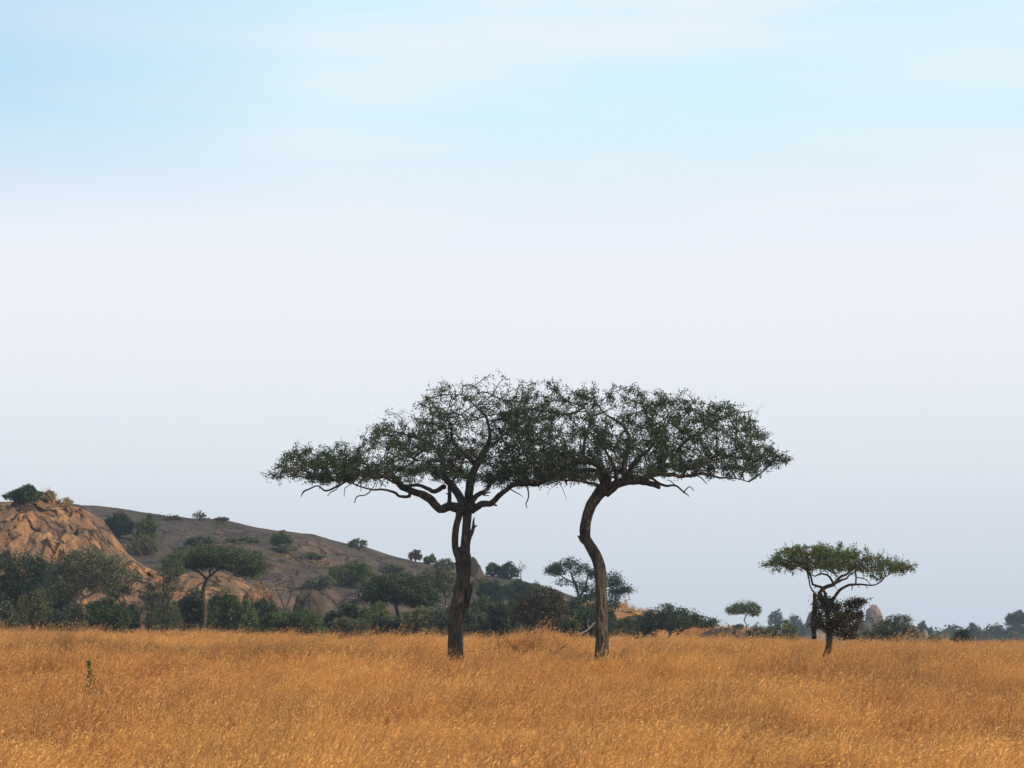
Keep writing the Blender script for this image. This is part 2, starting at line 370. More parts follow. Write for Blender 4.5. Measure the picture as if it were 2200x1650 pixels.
ys = np.concatenate([np.linspace(-50, 20, 15), np.linspace(24, 260, 160), np.geomspace(266, 6000, 60)])
xs = np.concatenate([-np.geomspace(6000, 62, 40), np.linspace(-60, 60, 121), np.geomspace(62, 6000, 40)])
X, Y = np.meshgrid(xs, ys); Zg = G(X, Y)
def gridF(nr, nc): 
    i = np.arange(nr-1)[:, None]*nc; j = np.arange(nc-1)[None]
    return np.stack(np.broadcast_arrays(i+j, i+j+1, i+nc+j+1, i+nc+j), -1).reshape(-1, 4)
mb.add(np.stack([X, Y, Zg], -1), gridF(len(ys), len(xs)))
ground = tag(mb.build('ground', M['ground']), 'dry savanna ground under the tall golden grass', None, None, 'structure')

BV = []   # (name, bvh)
def add_bvh(V, F): BV.append(BVHTree.FromPolygons([tuple(v) for v in V.reshape(-1, 3)], [tuple(int(q) for q in f) for f in F]))
def cast(u, v):
    best = None
    for b in BV:
        h = b.ray_cast(Vector((0, 0, EYE)), ray(u, v), 3000)
        if h[0] is not None and (best is None or h[3] < best[1]): best = (h[0], h[3])
    return None if best is None else np.array(best[0])
def surf_z(x, y):
    z = float(G(x, y))
    for b in BV:
        h = b.ray_cast(Vector((x, y, 200)), Vector((0, 0, -1)), 400)
        if h[0] is not None: z = max(z, h[0].z)
    return z

def hill(name, label, ridge, yr, yf, m, p=1.0, disp=1.0, nscale=.06, nu=420, nt=120, back=1.7, ledge=0, seed=1, streak=0, kind='structure'):
    ridge = np.array(ridge, float); us = np.linspace(ridge[0, 0], ridge[-1, 0], nu)
    vs = np.interp(us, ridge[:, 0], ridge[:, 1])
    k = 5; vs = np.convolve(np.pad(vs, k//2, 'edge'), np.ones(k)/k, 'valid')
    Rz = np.array([at(u, v, yr) for u, v in zip(us, vs)])
    ts = np.concatenate([np.linspace(0, 1, nt), np.linspace(1, back, nt//4)[1:]])
    x = Rz[:, 0][None]+0*ts[:, None]; y = (yf+(yr-yf)*ts)[:, None]+0*x
    s = np.sin(np.clip(ts, 0, 1)*math.pi/2)**p; s = np.where(ts > 1, np.cos((ts-1)/(back-1)*math.pi/2), s)
    zb = G(x, y)-1.0
    H = Rz[:, 2][None]-zb
    z = zb+H*s[:, None]
    env = (np.clip(ts/.15, 0, 1)*np.clip((1.05-ts)/.2, .12, 1))[:, None]*np.clip(H/4, 0, 1)
    P = np.stack([x, y, z], -1)
    n1 = fbm(P*nscale, 4, seed); n2 = fbm(P*nscale*4, 4, seed+9)
    rid = 1-np.abs(fbm(P*np.array((nscale*2, nscale*1.2, nscale*2)), 4, seed+20))*2
    z = z+disp*env*(n1*1.2+n2*.45-np.clip(rid-.72, 0, 1)*2.2)
    y = y+disp*env*(fbm(P*np.array((nscale*5, nscale*3, nscale*1.6)), 5, seed+40)*1.6+n2*.8)
    if ledge:
        z = z+ledge*env*(np.abs(fbm(P*np.array((.5, .3, .25)), 4, seed+60))-.25)
        y = y+ledge*env*(fbm(P*np.array((.55, .5, .12)), 4, seed+70))*1.5
    V = np.stack([x, y, z], -1); F = gridF(len(ts), nu)
    b = MB(); b.add(V, F); o = b.build(name, m); add_bvh(V, F)
    if kind: tag(o, label, None, None, kind)
    return o
hill('rocky_hill', 'long bare grey brown granite dome behind the bushes',
     [(-700, 1120), (-200, 1105), (100, 1098), (190, 1098), (300, 1105), (400, 1118), (500, 1122), (560, 1135), (620, 1145), (680, 1150), (740, 1170), (800, 1185),
      (850, 1200), (900, 1211), (960, 1222), (1050, 1236), (1110, 1245), (1180, 1262), (1250, 1290), (1320, 1325), (1400, 1370), (1450, 1400)],
     330, 205, M['rock_dome'], .95, 1.0, .045, 520, 150, seed=3)
hill('rocky_cliff', 'orange rock cliff with dark streaks at the left edge',
     [(-600, 1050), (-100, 1068), (0, 1077), (50, 1078), (85, 1074), (100, 1066), (114, 1070), (130, 1082), (175, 1092), (210, 1108), (230, 1135), (255, 1172), (285, 1203), (330, 1225), (380, 1252), (420, 1290), (450, 1345), (470, 1400)],
     218, 190, M['rock_cliff'], .85, .7, .09, 560, 200, ledge=1.5, seed=11)
hill('rocky_slope', 'low orange rock hump behind the flat topped tree', [(262, 1400), (280, 1330), (300, 1290), (340, 1262), (385, 1232), (430, 1226), (480, 1230), (520, 1243), (555, 1270), (580, 1310), (600, 1370), (610, 1400)],
     192, 178, M['rock_cliff'], .6, .35, .12, 200, 70, ledge=.5, seed=21)
hill('grassy_hill', 'orange grassed slope running down to the right', [(1120, 1400), (1160, 1345), (1200, 1312), (1250, 1302), (1290, 1300), (1330, 1303), (1375, 1315), (1420, 1332), (1480, 1347), (1550, 1352), (1620, 1362), (1680, 1376), (1750, 1395)],
     225, 180, M['knoll'], .9, .35, .08, 260, 80, seed=31)

# ------------------------------------------------------------------ rocks
def rock(name, label, cat, u0, u1, vt, vb, d, m, seed, group=None, na=.17, power=2.5, yr=1.0):
    c = at((u0+u1)/2, vb, d); t = at((u0+u1)/2, vt, d); rx = (u1-u0)/2/FPX*d; h = t[2]-c[2]
    nu, nv = 48, 30; th = np.linspace(0, 2*math.pi, nu, endpoint=False); ph = np.linspace(-.25, math.pi/2, nv)
    T, P = np.meshgrid(th, ph)
    f = lambda a: np.sign(a)*np.abs(a)**(2/power)
    D = np.stack([f(np.cos(T))*f(np.cos(P)), f(np.sin(T))*f(np.cos(P)), f(np.sin(P))], -1)
    k = 1+na*fbm(D*1.4+seed, 4, seed)+.07*(np.abs(fbm(D*4+seed, 4, seed))-.2)
    V = D*k[..., None]*np.array((rx, rx*yr, h)); j = np.arange(nu)[None]; i = np.arange(nv-1)[:, None]*nu
    F = np.stack(np.broadcast_arrays(i+j, i+(j+1) % nu, i+nu+(j+1) % nu, i+nu+j), -1)
    b = MB(); b.add(V, F); o = b.build(name, m); o.location = [float(q) for q in c]
    tag(o, label, cat, group); return o

# ------------------------------------------------------------------ generic trees and bushes
def lobe_points(lobes, d, n, g, bias=.5, fl=.38, ryk=1.0):
    W_ = np.array([(l[1]-l[0])*(l[3]-l[2]) for l in lobes], float); W_ /= W_.sum(); out = []
    for l, w in zip(lobes, W_):
        k = max(4, int(n*w)); v = g.normal(size=(k, 3)); v /= np.linalg.norm(v, axis=1)[:, None]
        v *= (g.random(k)**bias)[:, None]
        vb = l[3]-(l[3]-l[2])*fl; dd = d+(l[4] if len(l) > 4 else 0)
        c = at((l[0]+l[1])/2, vb, dd); rx = (l[1]-l[0])/2/FPX*dd; ht = (vb-l[2])/FPX*dd; hb = (l[3]-vb)/FPX*dd
        wob = 1+.22*fbm(v*2.2+l[0], 3, int(l[0]) % 97)
        q = v*wob[:, None]; out.append(c+np.stack([q[:, 0]*rx, q[:, 1]*rx*ryk, np.where(q[:, 2] > 0, q[:, 2]*ht, q[:, 2]*hb)], -1))
    return np.concatenate(out)
def plant(name, label, cat, lobes, d, trunk, leaf='leaf_green', bark='bark_dark', nleaf=5000, ls=.17, natt=260, seed=1, group=None, parts=('trunk', 'crown'),
          bare=False, fl=.38, step=None, sig=None, ryk=1.0, base=None, r0=.018, twist=.25, fill=.35, clump=1.0):
    """lobes: (u0,u1,vtop,vbottom[,depth offset]); trunk: list of polylines of (u,v,radius_px)"""
    g = np.random.default_rng(seed*7919+13)
    b0 = at(trunk[0][0][0], trunk[0][0][1], d) if base is None else base
    org = np.array((b0[0], b0[1], surf_z(b0[0], b0[1])-.05))
    tb = MB(); seeds = []
    for k, pl in enumerate(trunk):
        P = [at(a[0], a[1], d) for a in pl]; r = [a[2]/FPX*d for a in pl]
        if k == 0 and P[0][2] > org[2]+.05: P = [org]+P; r = [r[0]*1.1]+r
        P = np.array(P); 
        if k: P[1:, 1] += g.normal(size=len(P)-1)*.25*np.linalg.norm(P[-1]-P[0])*.5
        P, r = smoothpath(P, r, .25 if d < 120 else .4)
        tube(tb, P, r, 10, 0, .12, seed+k); seeds += list(P[max(1, int(len(P)*.35)):])
    A = lobe_points(lobes, d, natt, g, .45, fl, ryk)
    size = max(np.ptp(A[:, 0]), np.ptp(A[:, 2])); step = step or max(.14, size/22)
    pos, par = colonise(seeds, A, step, 50, step*1.6, 90, (0, 0, .05), twist, g)
    rad, tips = grow_mesh(tb, pos, par, len(seeds), r0, 0, rmax=max(r0*2, trunk[0][-1][2]/FPX*d*.7), expo=2.5)
    root = empty(name, org); tag(root, label, cat, group)
    tb.build(parts[0], M[bark], root, origin=org)
    if nleaf:
        nleaf = int(nleaf*1.35); cb = MB(); sig = sig or step*.75; ok = np.arange(len(seeds), len(pos)); ok = ok[rad[ok] < r0*3.5]
        if len(ok) == 0: ok = np.arange(len(seeds), len(pos))
        cl_ = g.choice(ok, size=nleaf); wt = np.exp(g.normal(size=len(pos))*.5*clump)
        pr = wt[ok]/wt[ok].sum(); cl_ = g.choice(ok, size=int(nleaf*(1-fill)), p=pr)
        P = pos[cl_]+g.normal(size=(len(cl_), 3))*sig*np.exp(g.normal(size=(len(cl_), 1))*.2)*np.array((1, 1, .65))
        P2 = lobe_points(lobes, d, int(nleaf*fill), g, .38, fl, ryk)
        hole = fbm(P2*1.1/max(.6, size/6), 3, seed) > -.12; P = np.concatenate([P, P2[hole]])
        leaves(cb, P, ls, 0, g); cb.build(parts[1], M[leaf], root, smooth=False, origin=org)
    return root
def bush(label, u0, u1, vt, vb, d, leaf='leaf_green', n=4200, seed=1, ls=.17, cat='bush', name='bush', group='bushes along the far edge of the field', bark='bark_dark', lobes=None, onhill=False, fl=.55, ryk=.9, fill=.4, tall=1.0, natt=200, clump=1.0):
    g = np.random.default_rng(seed+500)
    if onhill:
        h = cast((u0+u1)/2, vb)
        if h is not None: d = h[1]
    w = u1-u0; h_ = vb-vt
    if lobes is None:
        lobes = []; k = 4+int(g.integers(0, 3))
        for i in range(k):
            f = (i+.5)/k+g.normal()*.05; ww = w*g.uniform(.36, .6); cx = u0+w*min(max(f, .22), .78)
            edge = abs(f-.5)*2; top = vt+h_*(.06+.30*edge**1.6+g.uniform(-.05, .1)) if i != k//2 else vt
            bot = vb-h_*g.uniform(-.02, .12); lobes.append((cx-ww/2, cx+ww/2, top, bot, g.normal()*w*.18/FPX*d))
    b = at((u0+u1)/2, vb, d); sz = surf_z(b[0], b[1]); px = FPX/d; vbase = HOR+(EYE-sz)*px
    if not onhill and vb > 1330 and d < 350:
        for i in range(4):
            f = (i+.5)/4; ww = w*g.uniform(.34, .46); lobes.append((u0+w*f-ww/2, u0+w*f+ww/2, vb-h_*g.uniform(.35, .5), vbase+3, g.normal()*w*.12/FPX*d))
    uc = (u0+u1)/2; st = [[(uc, max(vb, vt+h_*.9), 1.6+w*.012), (uc+g.normal()*w*.04, vb-h_*.35, 1+w*.008), (uc+g.normal()*w*.1, vb-h_*.6, .6+w*.004)]]
    for s in (-1, 1): st.append([(uc, vb-h_*.05, 1+w*.008), (uc+s*w*.15, vb-h_*.3, .8+w*.005), (uc+s*w*.26, vb-h_*.5, .5+w*.003)])
    return plant(name, label, cat, lobes, d, st, leaf, bark, int(n*1.7), ls, natt, seed, group, ('stem', 'foliage'), fl=fl, ryk=ryk, fill=fill, clump=clump)

# ------------------------------------------------------------------ the two big trees
def interp_prof(pr, u): pr = np.array(pr, float); return np.interp(u, pr[:, 0], pr[:, 1])
def big_tree(name, label, d, trunks, limbs, top, bot, uc, hw, depth, natt, nleaf, leaf, bark, zc, ls=.063, seed=5, step=.2, dk=.27, sparse=None, group='', extras=(), r0=.010, base=None, dens=1.0, sigma=.1, wood=(), qb=1.3, gap=-.2):
    g = np.random.default_rng(seed); tb = MB(); seeds = []
    b0 = at(base[0], base[1], d); org = np.array((b0[0], b0[1], float(G(b0[0], b0[1]))-.1))
    def path(pl, conv, k, ysp):
        P = []; r = []
        for q in pl:
            uv = conv(q[:2]); p = at(uv[0], uv[1], d); dy = q[3] if len(q) > 3 else None
            P.append(p); r.append(q[2]/zc/FPX*d)
        P = np.array(P); n = len(P)
        if ysp is not None: P[:, 1] += np.linspace(0, 1, n)**.8*ysp; P[:, 0] *= P[:, 1]/d; P[:, 2] = EYE+(P[:, 2]-EYE)*P[:, 1]/d
        return P, np.array(r)/2
    for k, (pl, conv, ysp) in enumerate(trunks):
        P, r = path(pl, conv, k, ysp)
        if k == 0: P = np.vstack([[P[0][0]+(P[0][0]-P[1][0])*.3, P[0][1], org[2]], P]); r = np.concatenate([[r[0]*1.18], r])
        P, r = smoothpath(P, r, .09); tube(tb, P, r, 36, 0, .24, seed+k, freq=5)
    for k, (pl, conv, ysp, grow) in enumerate(limbs):
        P, r = path(pl, conv, k, ysp); P, r = smoothpath(P, r, .13)
        P[1:-1] += np.stack([fbm(P[1:-1]*2.6+k*5+j*9, 3, k+j) for j in range(3)], 1)*np.array((.05, .10, .06))
        tube(tb, P, r, 14 if r.max() > .06 else 7, 0, .26, seed+50+k, freq=8)
        for j in range(int(len(P)/14) if grow else 0):
            a_ = int(g.integers(2, len(P)-2)); dv = g.normal(size=3); dv[2] -= .3; dv /= np.linalg.norm(dv); ll_ = g.uniform(.06, .2)+r[a_]
            Q = np.array([P[a_], P[a_]+dv*ll_*.6, P[a_]+dv*ll_+g.normal(size=3)*.03]); tube(tb, Q, np.array([.5, .35, .15])*r[a_]+.004, 6, 0, .2, j)
        if grow: seeds += list(P[int(len(P)*grow):])
    root = empty(name, org); tag(root, label, 'tree', group)
    tb.build('trunk', M[bark], root, origin=org)
    # attractors inside the traced crown, given real depth
    u = uc[0]+(g.random(natt*3)*2-1)*hw; dy = (g.random(natt*3)*2-1); rr = np.sqrt(np.clip(1-((u-uc[0])/hw)**2, 0, 1))
    rr = np.maximum(rr, .25)
    dyw = dy*rr*depth; f = np.clip(1-dy**2, 0, 1)**.33; T = interp_prof(top, u); B = interp_prof(bot, u)
    q = g.random(len(u)); q = q**qb; v = B+(T-B)*q*f
    P = np.array([at(a, b, d) for a, b in zip(u, v)]); P[:, 1] += dyw; sc = 1+.5*dyw/d; P[:, 0] *= sc; P[:, 2] = EYE+(P[:, 2]-EYE)*(1+.85*dyw/d)
    keep = fbm(P*np.array((.6, .6, 1.3)), 3, seed) > gap
    P = P[keep][:natt]
    seeds = np.array(seeds); pos, par = colonise(seeds, P, step, 60, dk, 160, (0, 0, .06), .28, g)
    cb = MB(); rad, tips = grow_mesh(cb, pos, par, len(seeds), r0, 1, rmax=.07, expo=2.35)
    idx = np.arange(len(seeds), len(pos)); idx = idx[rad[idx] < r0*2.9]
    # short zigzag twiglets carrying the leaves
    nt_ = int(len(idx)*1.1); a = g.choice(idx, nt_); dr = g.normal(size=(nt_, 3)); dr[:, 2] += .25; dr /= np.linalg.norm(dr, axis=1)[:, None]
    ln = g.uniform(.12, .34, nt_)
    p0 = pos[a]; p1 = p0+dr*ln[:, None]*.5+g.normal(size=(nt_, 3))*.03; p2 = p1+dr*ln[:, None]*.5+g.normal(size=(nt_, 3))*.05
    sdv = np.cross(dr, g.normal(size=(nt_, 3))); sdv /= np.linalg.norm(sdv, axis=1)[:, None]; w = .006
    for s_ in (sdv, np.cross(dr, sdv)):
        V = np.stack([p0-s_*w, p0+s_*w, p1+s_*w*.8, p1-s_*w*.8, p2+s_*w*.4, p2-s_*w*.4], 1); n6 = np.arange(nt_)[:, None]*6
        cb.add(V, np.concatenate([n6+np.array([0, 1, 2, 3]), n6+np.array([3, 2, 4, 5])]), 1)
    den = fbm(p2*np.array((.8, .8, 1.4)), 3, seed+3)*1.7+.6
    if sparse is not None: den = den*sparse(p2)
    den = np.clip(den, .05, 1.4); pr = den/den.sum(); c = g.choice(nt_, nleaf, p=pr); t = g.random((nleaf, 1))
    LP = p0[c]*(1-t)+p2[c]*t+g.normal(size=(nleaf, 3))*sigma*np.array((1, 1, .8))*.6
    leaves(cb, LP, ls, 0, g, .6, .35)
    cb.build('crown', [M[leaf], M[bark]], root, smooth=False, origin=org)
    return root, org

DL, DR = 71.5, 69.0
zl = 3.548
trL = [([(312, 1250, 122), (312, 1150, 116), (312, 1020, 118), (330, 900, 122), (350, 780, 108), (372, 640, 108), (375, 540, 122), (368, 450, 130), (372, 380, 95)], Z5, 0),
       ([(350, 480, 66), (312, 400, 54), (306, 300, 54), (318, 200, 50), (335, 130, 50), (352, 60, 62)], Z5, -.15),
       ([(388, 470, 86), (392, 380, 78), (396, 280, 66), (404, 180, 66), (408, 90, 76), (400, 20, 84)], Z5, .1),
       ([(395, 880, 50), (415, 800, 42), (435, 740, 36), (442, 690, 20), (452, 660, 8)], Z5, -.35),
       ([(430, 350, 10), (425, 300, 34), (448, 245, 30), (460, 200, 24), (460, 160, 16), (468, 120, 6)], Z5, -.2),
       ([(455, 215, 22), (475, 200, 14), (492, 190, 5)], Z5, -.1)]
# trL widths above are in the x3.93 zoom; rescale to zl units
trL = [([(a[0], a[1], a[2]*zl/3.929) for a in pl], cv, y) for pl, cv, y in trL]
liL = [([(1550, 1115, 80), (1440, 1090, 62), (1370, 1112, 56), (1290, 1035, 54), (1220, 1000, 52), (1140, 975, 48), (1075, 940, 46), (1030, 880, 44), (975, 850, 36), (900, 868, 26), (800, 835, 20), (690, 800, 16), (560, 790, 12), (430, 790, 9), (300, 800, 6)], Z3, -1.5, .42),
       ([(1140, 985, 26), (1130, 1012, 24), (1065, 1020, 20), (1010, 985, 17), (930, 965, 15), (850, 965, 12), (760, 940, 10), (650, 900, 9), (560, 900, 6)], Z3, -2.5, .5),
       ([(850, 965, 9), (795, 1000, 8), (735, 1015, 9), (712, 1065, 6)], Z3, -1.2, 0),
       ([(690, 880, 16), (585, 945, 15), (480, 975, 13), (440, 940, 11), (370, 960, 11), (330, 975, 12), (308, 1018, 5)], Z3, -.8, 0),
       ([(600, 920, 7), (580, 960, 7), (540, 985, 7), (510, 1015, 5)], Z3, -.5, 0), ([(690, 920, 6), (640, 960, 6), (635, 1018, 4)], Z3, -.5, 0),
       ([(690, 800, 14), (690, 880, 14), (560, 890, 10), (450, 870, 7)], Z3, -1, .3),
       ([(1560, 1090, 64), (1505, 1000, 54), (1450, 920, 50), (1400, 860, 44), (1385, 760, 36), (1340, 660, 26), (1260, 600, 20), (1150, 560, 14), (1000, 520, 9)], Z3, 1.5, .3),
       ([(1400, 945, 36), (1310, 972, 30), (1220, 932, 24), (1110, 935, 20), (1000, 900, 16), (880, 830, 11), (720, 720, 8)], Z3, 3.2, .4),
       ([(1440, 1085, 34), (1440, 1000, 28), (1442, 930, 22), (1500, 850, 18), (1540, 760, 12)], Z3, 2.2, .4),
       ([(1600, 1110, 70), (1592, 1000, 62), (1600, 900, 58), (1640, 780, 48), (1690, 690, 38), (1750, 560, 26), (1720, 420, 18), (1640, 330, 12), (1540, 250, 9), (1400, 240, 6)], Z3, -.6, .3),
       ([(1640, 780, 34), (1560, 690, 26), (1470, 600, 20), (1450, 480, 14), (1400, 400, 9)], Z3, -2.2, .3),
       ([(1600, 900, 30), (1500, 800, 26), (1420, 740, 20), (1290, 750, 14), (1150, 720, 10)], Z3, -3.0, .3),
       ([(1600, 1060, 40), (1660, 1005, 34), (1725, 960, 30), (1790, 870, 26), (1880, 770, 20), (1990, 690, 14), (2080, 600, 9)], Z3, 2.4, .35),
       ([(1690, 690, 26), (1800, 600, 20), (1900, 500, 14), (1950, 400, 10), (1900, 300, 7)], Z3, 1.6, .2),
       ([(1610, 1125, 50), (1680, 1072, 46), (1750, 1070, 42), (1820, 1002, 38), (1900, 950, 34), (2000, 915, 28), (2100, 930, 24), (2200, 880, 20), (2320, 850, 14), (2440, 830, 9)], Z3, -1.8, .38),
       ([(2030, 935, 11), (2045, 1020, 9), (2015, 1072, 8), (2030, 1105, 5)], Z3, -.2, 0), ([(1890, 960, 9), (1960, 1000, 7), (1998, 1018, 4)], Z3, -.5, 0),
       ([(1750, 985, 10), (1700, 1010, 8), (1740, 1010, 6)], Z3, -.5, 0), ([(1740, 1075, 16), (1745, 1095, 8)], Z3, 0, 0)]
topL = [(585, 1020), (600, 975), (640, 958), (700, 946), (750, 945), (800, 915), (850, 885), (900, 868), (920, 822), (960, 810), (1020, 798), (1075, 796), (1120, 805), (1160, 840), (1210, 890), (1240, 950)]
botL = [(585, 1028), (650, 1030), (700, 1036), (800, 1034), (850, 1026), (900, 1022), (950, 1030), (1050, 1038), (1150, 1040), (1240, 1030)]
def spL(p):
    zz = EYE+(1338-880)/FPX*DL; return np.where((p[:, 2] > zz) & (p[:, 0] < 1.5), .38, 1.0)
big_tree('acacia_tree', 'tall dark green acacia with thick knotted trunk, left of the two big trees', DL, trL, liL, topL, botL, (905,), 335, 4.6, 5600, 60000, 'leaf_main', 'bark', zl, seed=5, sparse=spL, group='big acacias in the golden grass', base=(979, 1400))
trR = [([(1545, 1330, 124), (1543, 1250, 108), (1542, 1150, 100), (1540, 1000, 96), (1540, 800, 96), (1530, 610, 92), (1508, 490, 88), (1455, 385, 84), (1408, 300, 76), (1402, 210, 80), (1420, 110, 80), (1455, 15, 82), (1500, -50, 88), (1540, -100, 96), (1575, -140, 90)], Z5, 0),
       ([(1395, 335, 40), (1372, 315, 34), (1352, 290, 16), (1338, 278, 6)], Z5, -.1), ([(1372, 320, 20), (1355, 278, 8)], Z5, -.15)]
trR = [([(a[0], a[1], a[2]*zl/3.929) for a in pl], cv, y) for pl, cv, y in trR]
liR = [([(700, 985, 86), (722, 930, 70), (700, 850, 62), (660, 782, 56), (600, 750, 50), (520, 742, 44), (450, 740, 38), (350, 780, 30), (220, 800, 22), (80, 800, 14), (-60, 780, 9)], Z4, -1.5, .35),
       ([(640, 775, 34), (560, 740, 28), (548, 660, 24), (560, 560, 18), (600, 440, 13), (540, 320, 8)], Z4, .8, .2),
       ([(450, 740, 26), (380, 690, 20), (310, 640, 16), (200, 560, 12), (120, 440, 8)], Z4, -1.0, .2),
       ([(690, 900, 44), (640, 830, 34), (540, 822, 30), (440, 830, 26), (340, 860, 22), (240, 880, 18), (100, 940, 12), (-40, 930, 8)], Z4, 2.8, .4),
       ([(685, 945, 26), (600, 922, 22), (500, 900, 18), (400, 890, 16), (300, 880, 12), (180, 900, 8)], Z4, -2.6, .4),
       ([(715, 985, 80), (770, 945, 70), (830, 910, 62), (900, 900, 56), (1000, 880, 52), (1060, 842, 46), (1130, 800, 40), (1220, 780, 34), (1350, 800, 26), (1450, 770, 20), (1540, 740, 15), (1680, 700, 10), (1820, 640, 6)], Z4, -.8, .4),
       ([(1010, 870, 40), (1100, 850, 34), (1200, 852, 30), (1300, 862, 26), (1400, 850, 20), (1500, 852, 16), (1580, 872, 13), (1680, 880, 10), (1800, 905, 6)], Z4, 1.6, .45),
       ([(960, 900, 44), (1040, 915, 40), (1090, 925, 36), (1120, 948, 30)], Z4, -1.0, 0),
       ([(1060, 880, 20), (1150, 932, 17), (1250, 942, 14), (1312, 985, 11), (1348, 1015, 5)], Z4, -1.8, 0), ([(1312, 980, 9), (1348, 940, 8), (1385, 975, 5)], Z4, -.2, 0), ([(1250, 942, 8), (1215, 900, 7), (1180, 890, 5)], Z4, 0, 0),
       ([(1390, 850, 10), (1440, 870, 9), (1490, 922, 5)], Z4, -.4, 0), ([(1500, 850, 8), (1480, 820, 7), (1540, 800, 6)], Z4, 0, 0),
       ([(1215, 785, 32), (1250, 690, 28), (1330, 595, 24), (1450, 530, 20), (1560, 435, 15), (1680, 400, 10), (1830, 360, 5)], Z4, 1.2, .25),
       ([(1300, 860, 18), (1350, 800, 16), (1460, 740, 13), (1600, 700, 10), (1750, 720, 7), (1950, 700, 4)], Z4, -2.4, .3),
       ([(870, 905, 54), (860, 800, 44), (868, 700, 36), (900, 600, 28), (850, 480, 20), (700, 380, 13), (620, 260, 8)], Z4, 1.9, .25),
       ([(880, 860, 34), (960, 720, 28), (1060, 640, 22), (1100, 500, 15), (1020, 380, 10), (980, 280, 6)], Z4, -1.8, .3),
       ([(800, 925, 34), (780, 800, 28), (720, 680, 20), (640, 560, 14), (500, 480, 10), (400, 360, 6)], Z4, -3.0, .35),
       ([(1130, 800, 24), (1180, 700, 18), (1150, 560, 14), (1200, 420, 10), (1160, 300, 6)], Z4, 3.0, .3),
       ([(410, 900, 20), (415, 935, 6)], Z4, 0, 0), ([(350, 885, 6), (340, 930, 5), (290, 960, 3), (268, 1010, 2)], Z4, 0, 0), ([(360, 900, 6), (390, 960, 4), (420, 1040, 2)], Z4, 0, 0)]
topR = [(1085, 852), (1130, 820), (1200, 812), (1270, 824), (1340, 814), (1400, 830), (1450, 835), (1490, 854), (1550, 854), (1615, 878), (1640, 925), (1670, 965), (1692, 990)]
botR = [(1085, 1030), (1200, 1030), (1290, 1038), (1350, 1032), (1420, 1020), (1500, 1016), (1560, 1016), (1610, 1026), (1650, 1012), (1692, 995)]
big_tree('acacia_tree', 'tall green acacia with slender S-curved trunk, right of the two big trees', DR, trR, liR, topR, botR, (1385,), 312, 4.2, 5400, 62000, 'leaf_main', 'bark', zl, seed=8, group='big acacias in the golden grass', base=(1293, 1415))

# ------------------------------------------------------------------ the small umbrella tree at right with its dark tangle
DS = 75.5; zs = 3.929
trS = [([(520, 1310, 40), (548, 1230, 50), (556, 1130, 48), (550, 1060, 46), (545, 960, 40), (530, 860, 38), (510, 790, 36)], Z6, 0)]
liS = [([(545, 930, 34), (490, 800, 30), (475, 765, 30), (520, 715, 30), (585, 692, 28), (640, 630, 22), (700, 612, 16), (760, 560, 10)], Z6, -.5, .55),
       ([(530, 850, 24), (520, 760, 22), (490, 705, 20), (420, 688, 20), (402, 630, 18), (360, 565, 12), (260, 530, 8), (150, 520, 5)], Z6, .7, .6),
       ([(500, 850, 16), (430, 765, 14), (392, 705, 12), (380, 620, 12), (350, 560, 8), (280, 500, 5)], Z6, -1.0, .7),
       ([(545, 900, 26), (610, 785, 24), (660, 722, 24), (750, 692, 20), (830, 690, 15), (905, 702, 12), (990, 662, 10), (1035, 622, 7), (1100, 590, 4)], Z6, -.7, .75),
       ([(595, 690, 20), (562, 632, 18), (490, 602, 14), (430, 625, 11), (370, 580, 8)], Z6, .4, .7),
       ([(600, 685, 20), (650, 660, 18), (700, 640, 15), (730, 600, 12), (850, 560, 7), (1000, 540, 4)], Z6, 1.0, .6),
       ([(780, 695, 13), (775, 610, 13), (770, 560, 10), (850, 500, 6)], Z6, 0, .5), ([(785, 630, 8), (860, 640, 8), (905, 690, 6)], Z6, 0, 0),
       ([(600, 600, 12), (540, 560, 10), (480, 500, 6)], Z6, .5, .2), ([(620, 620, 10), (590, 560, 8), (600, 480, 5)], Z6, -.5, .2),
       ([(800, 690, 7), (812, 722, 4)], Z6, 0, 0), ([(860, 695, 7), (882, 730, 4)], Z6, 0, 0), ([(600, 700, 7), (630, 735, 3)], Z6, 0, 0)]
topS = [Z6(p) for p in [(0, 525), (80, 465), (160, 385), (240, 362), (350, 352), (480, 352), (600, 362), (740, 362), (830, 402), (950, 432), (1080, 460), (1200, 500), (1270, 570)]]
botS = [Z6(p) for p in [(0, 530), (120, 560), (250, 575), (350, 565), (500, 570), (700, 585), (850, 590), (1000, 590), (1150, 580), (1270, 575)]]
big_tree('acacia_tree', 'small umbrella acacia with pale green flat crown at the right', DS, trS, liS, topS, botS, (1800,), 162, 2.3, 2400, 22000, 'leaf_umb', 'bark', zs, qb=.9, gap=-.4, ls=.06, seed=12, step=.11, dk=.15, r0=.006, base=(1772, 1410), sigma=.07, group='big acacias in the golden grass')
def zl6(l, dy=0): a = Z6((l[0], l[2])); b = Z6((l[1], l[3])); return (a[0], b[0], a[1], b[1], dy)
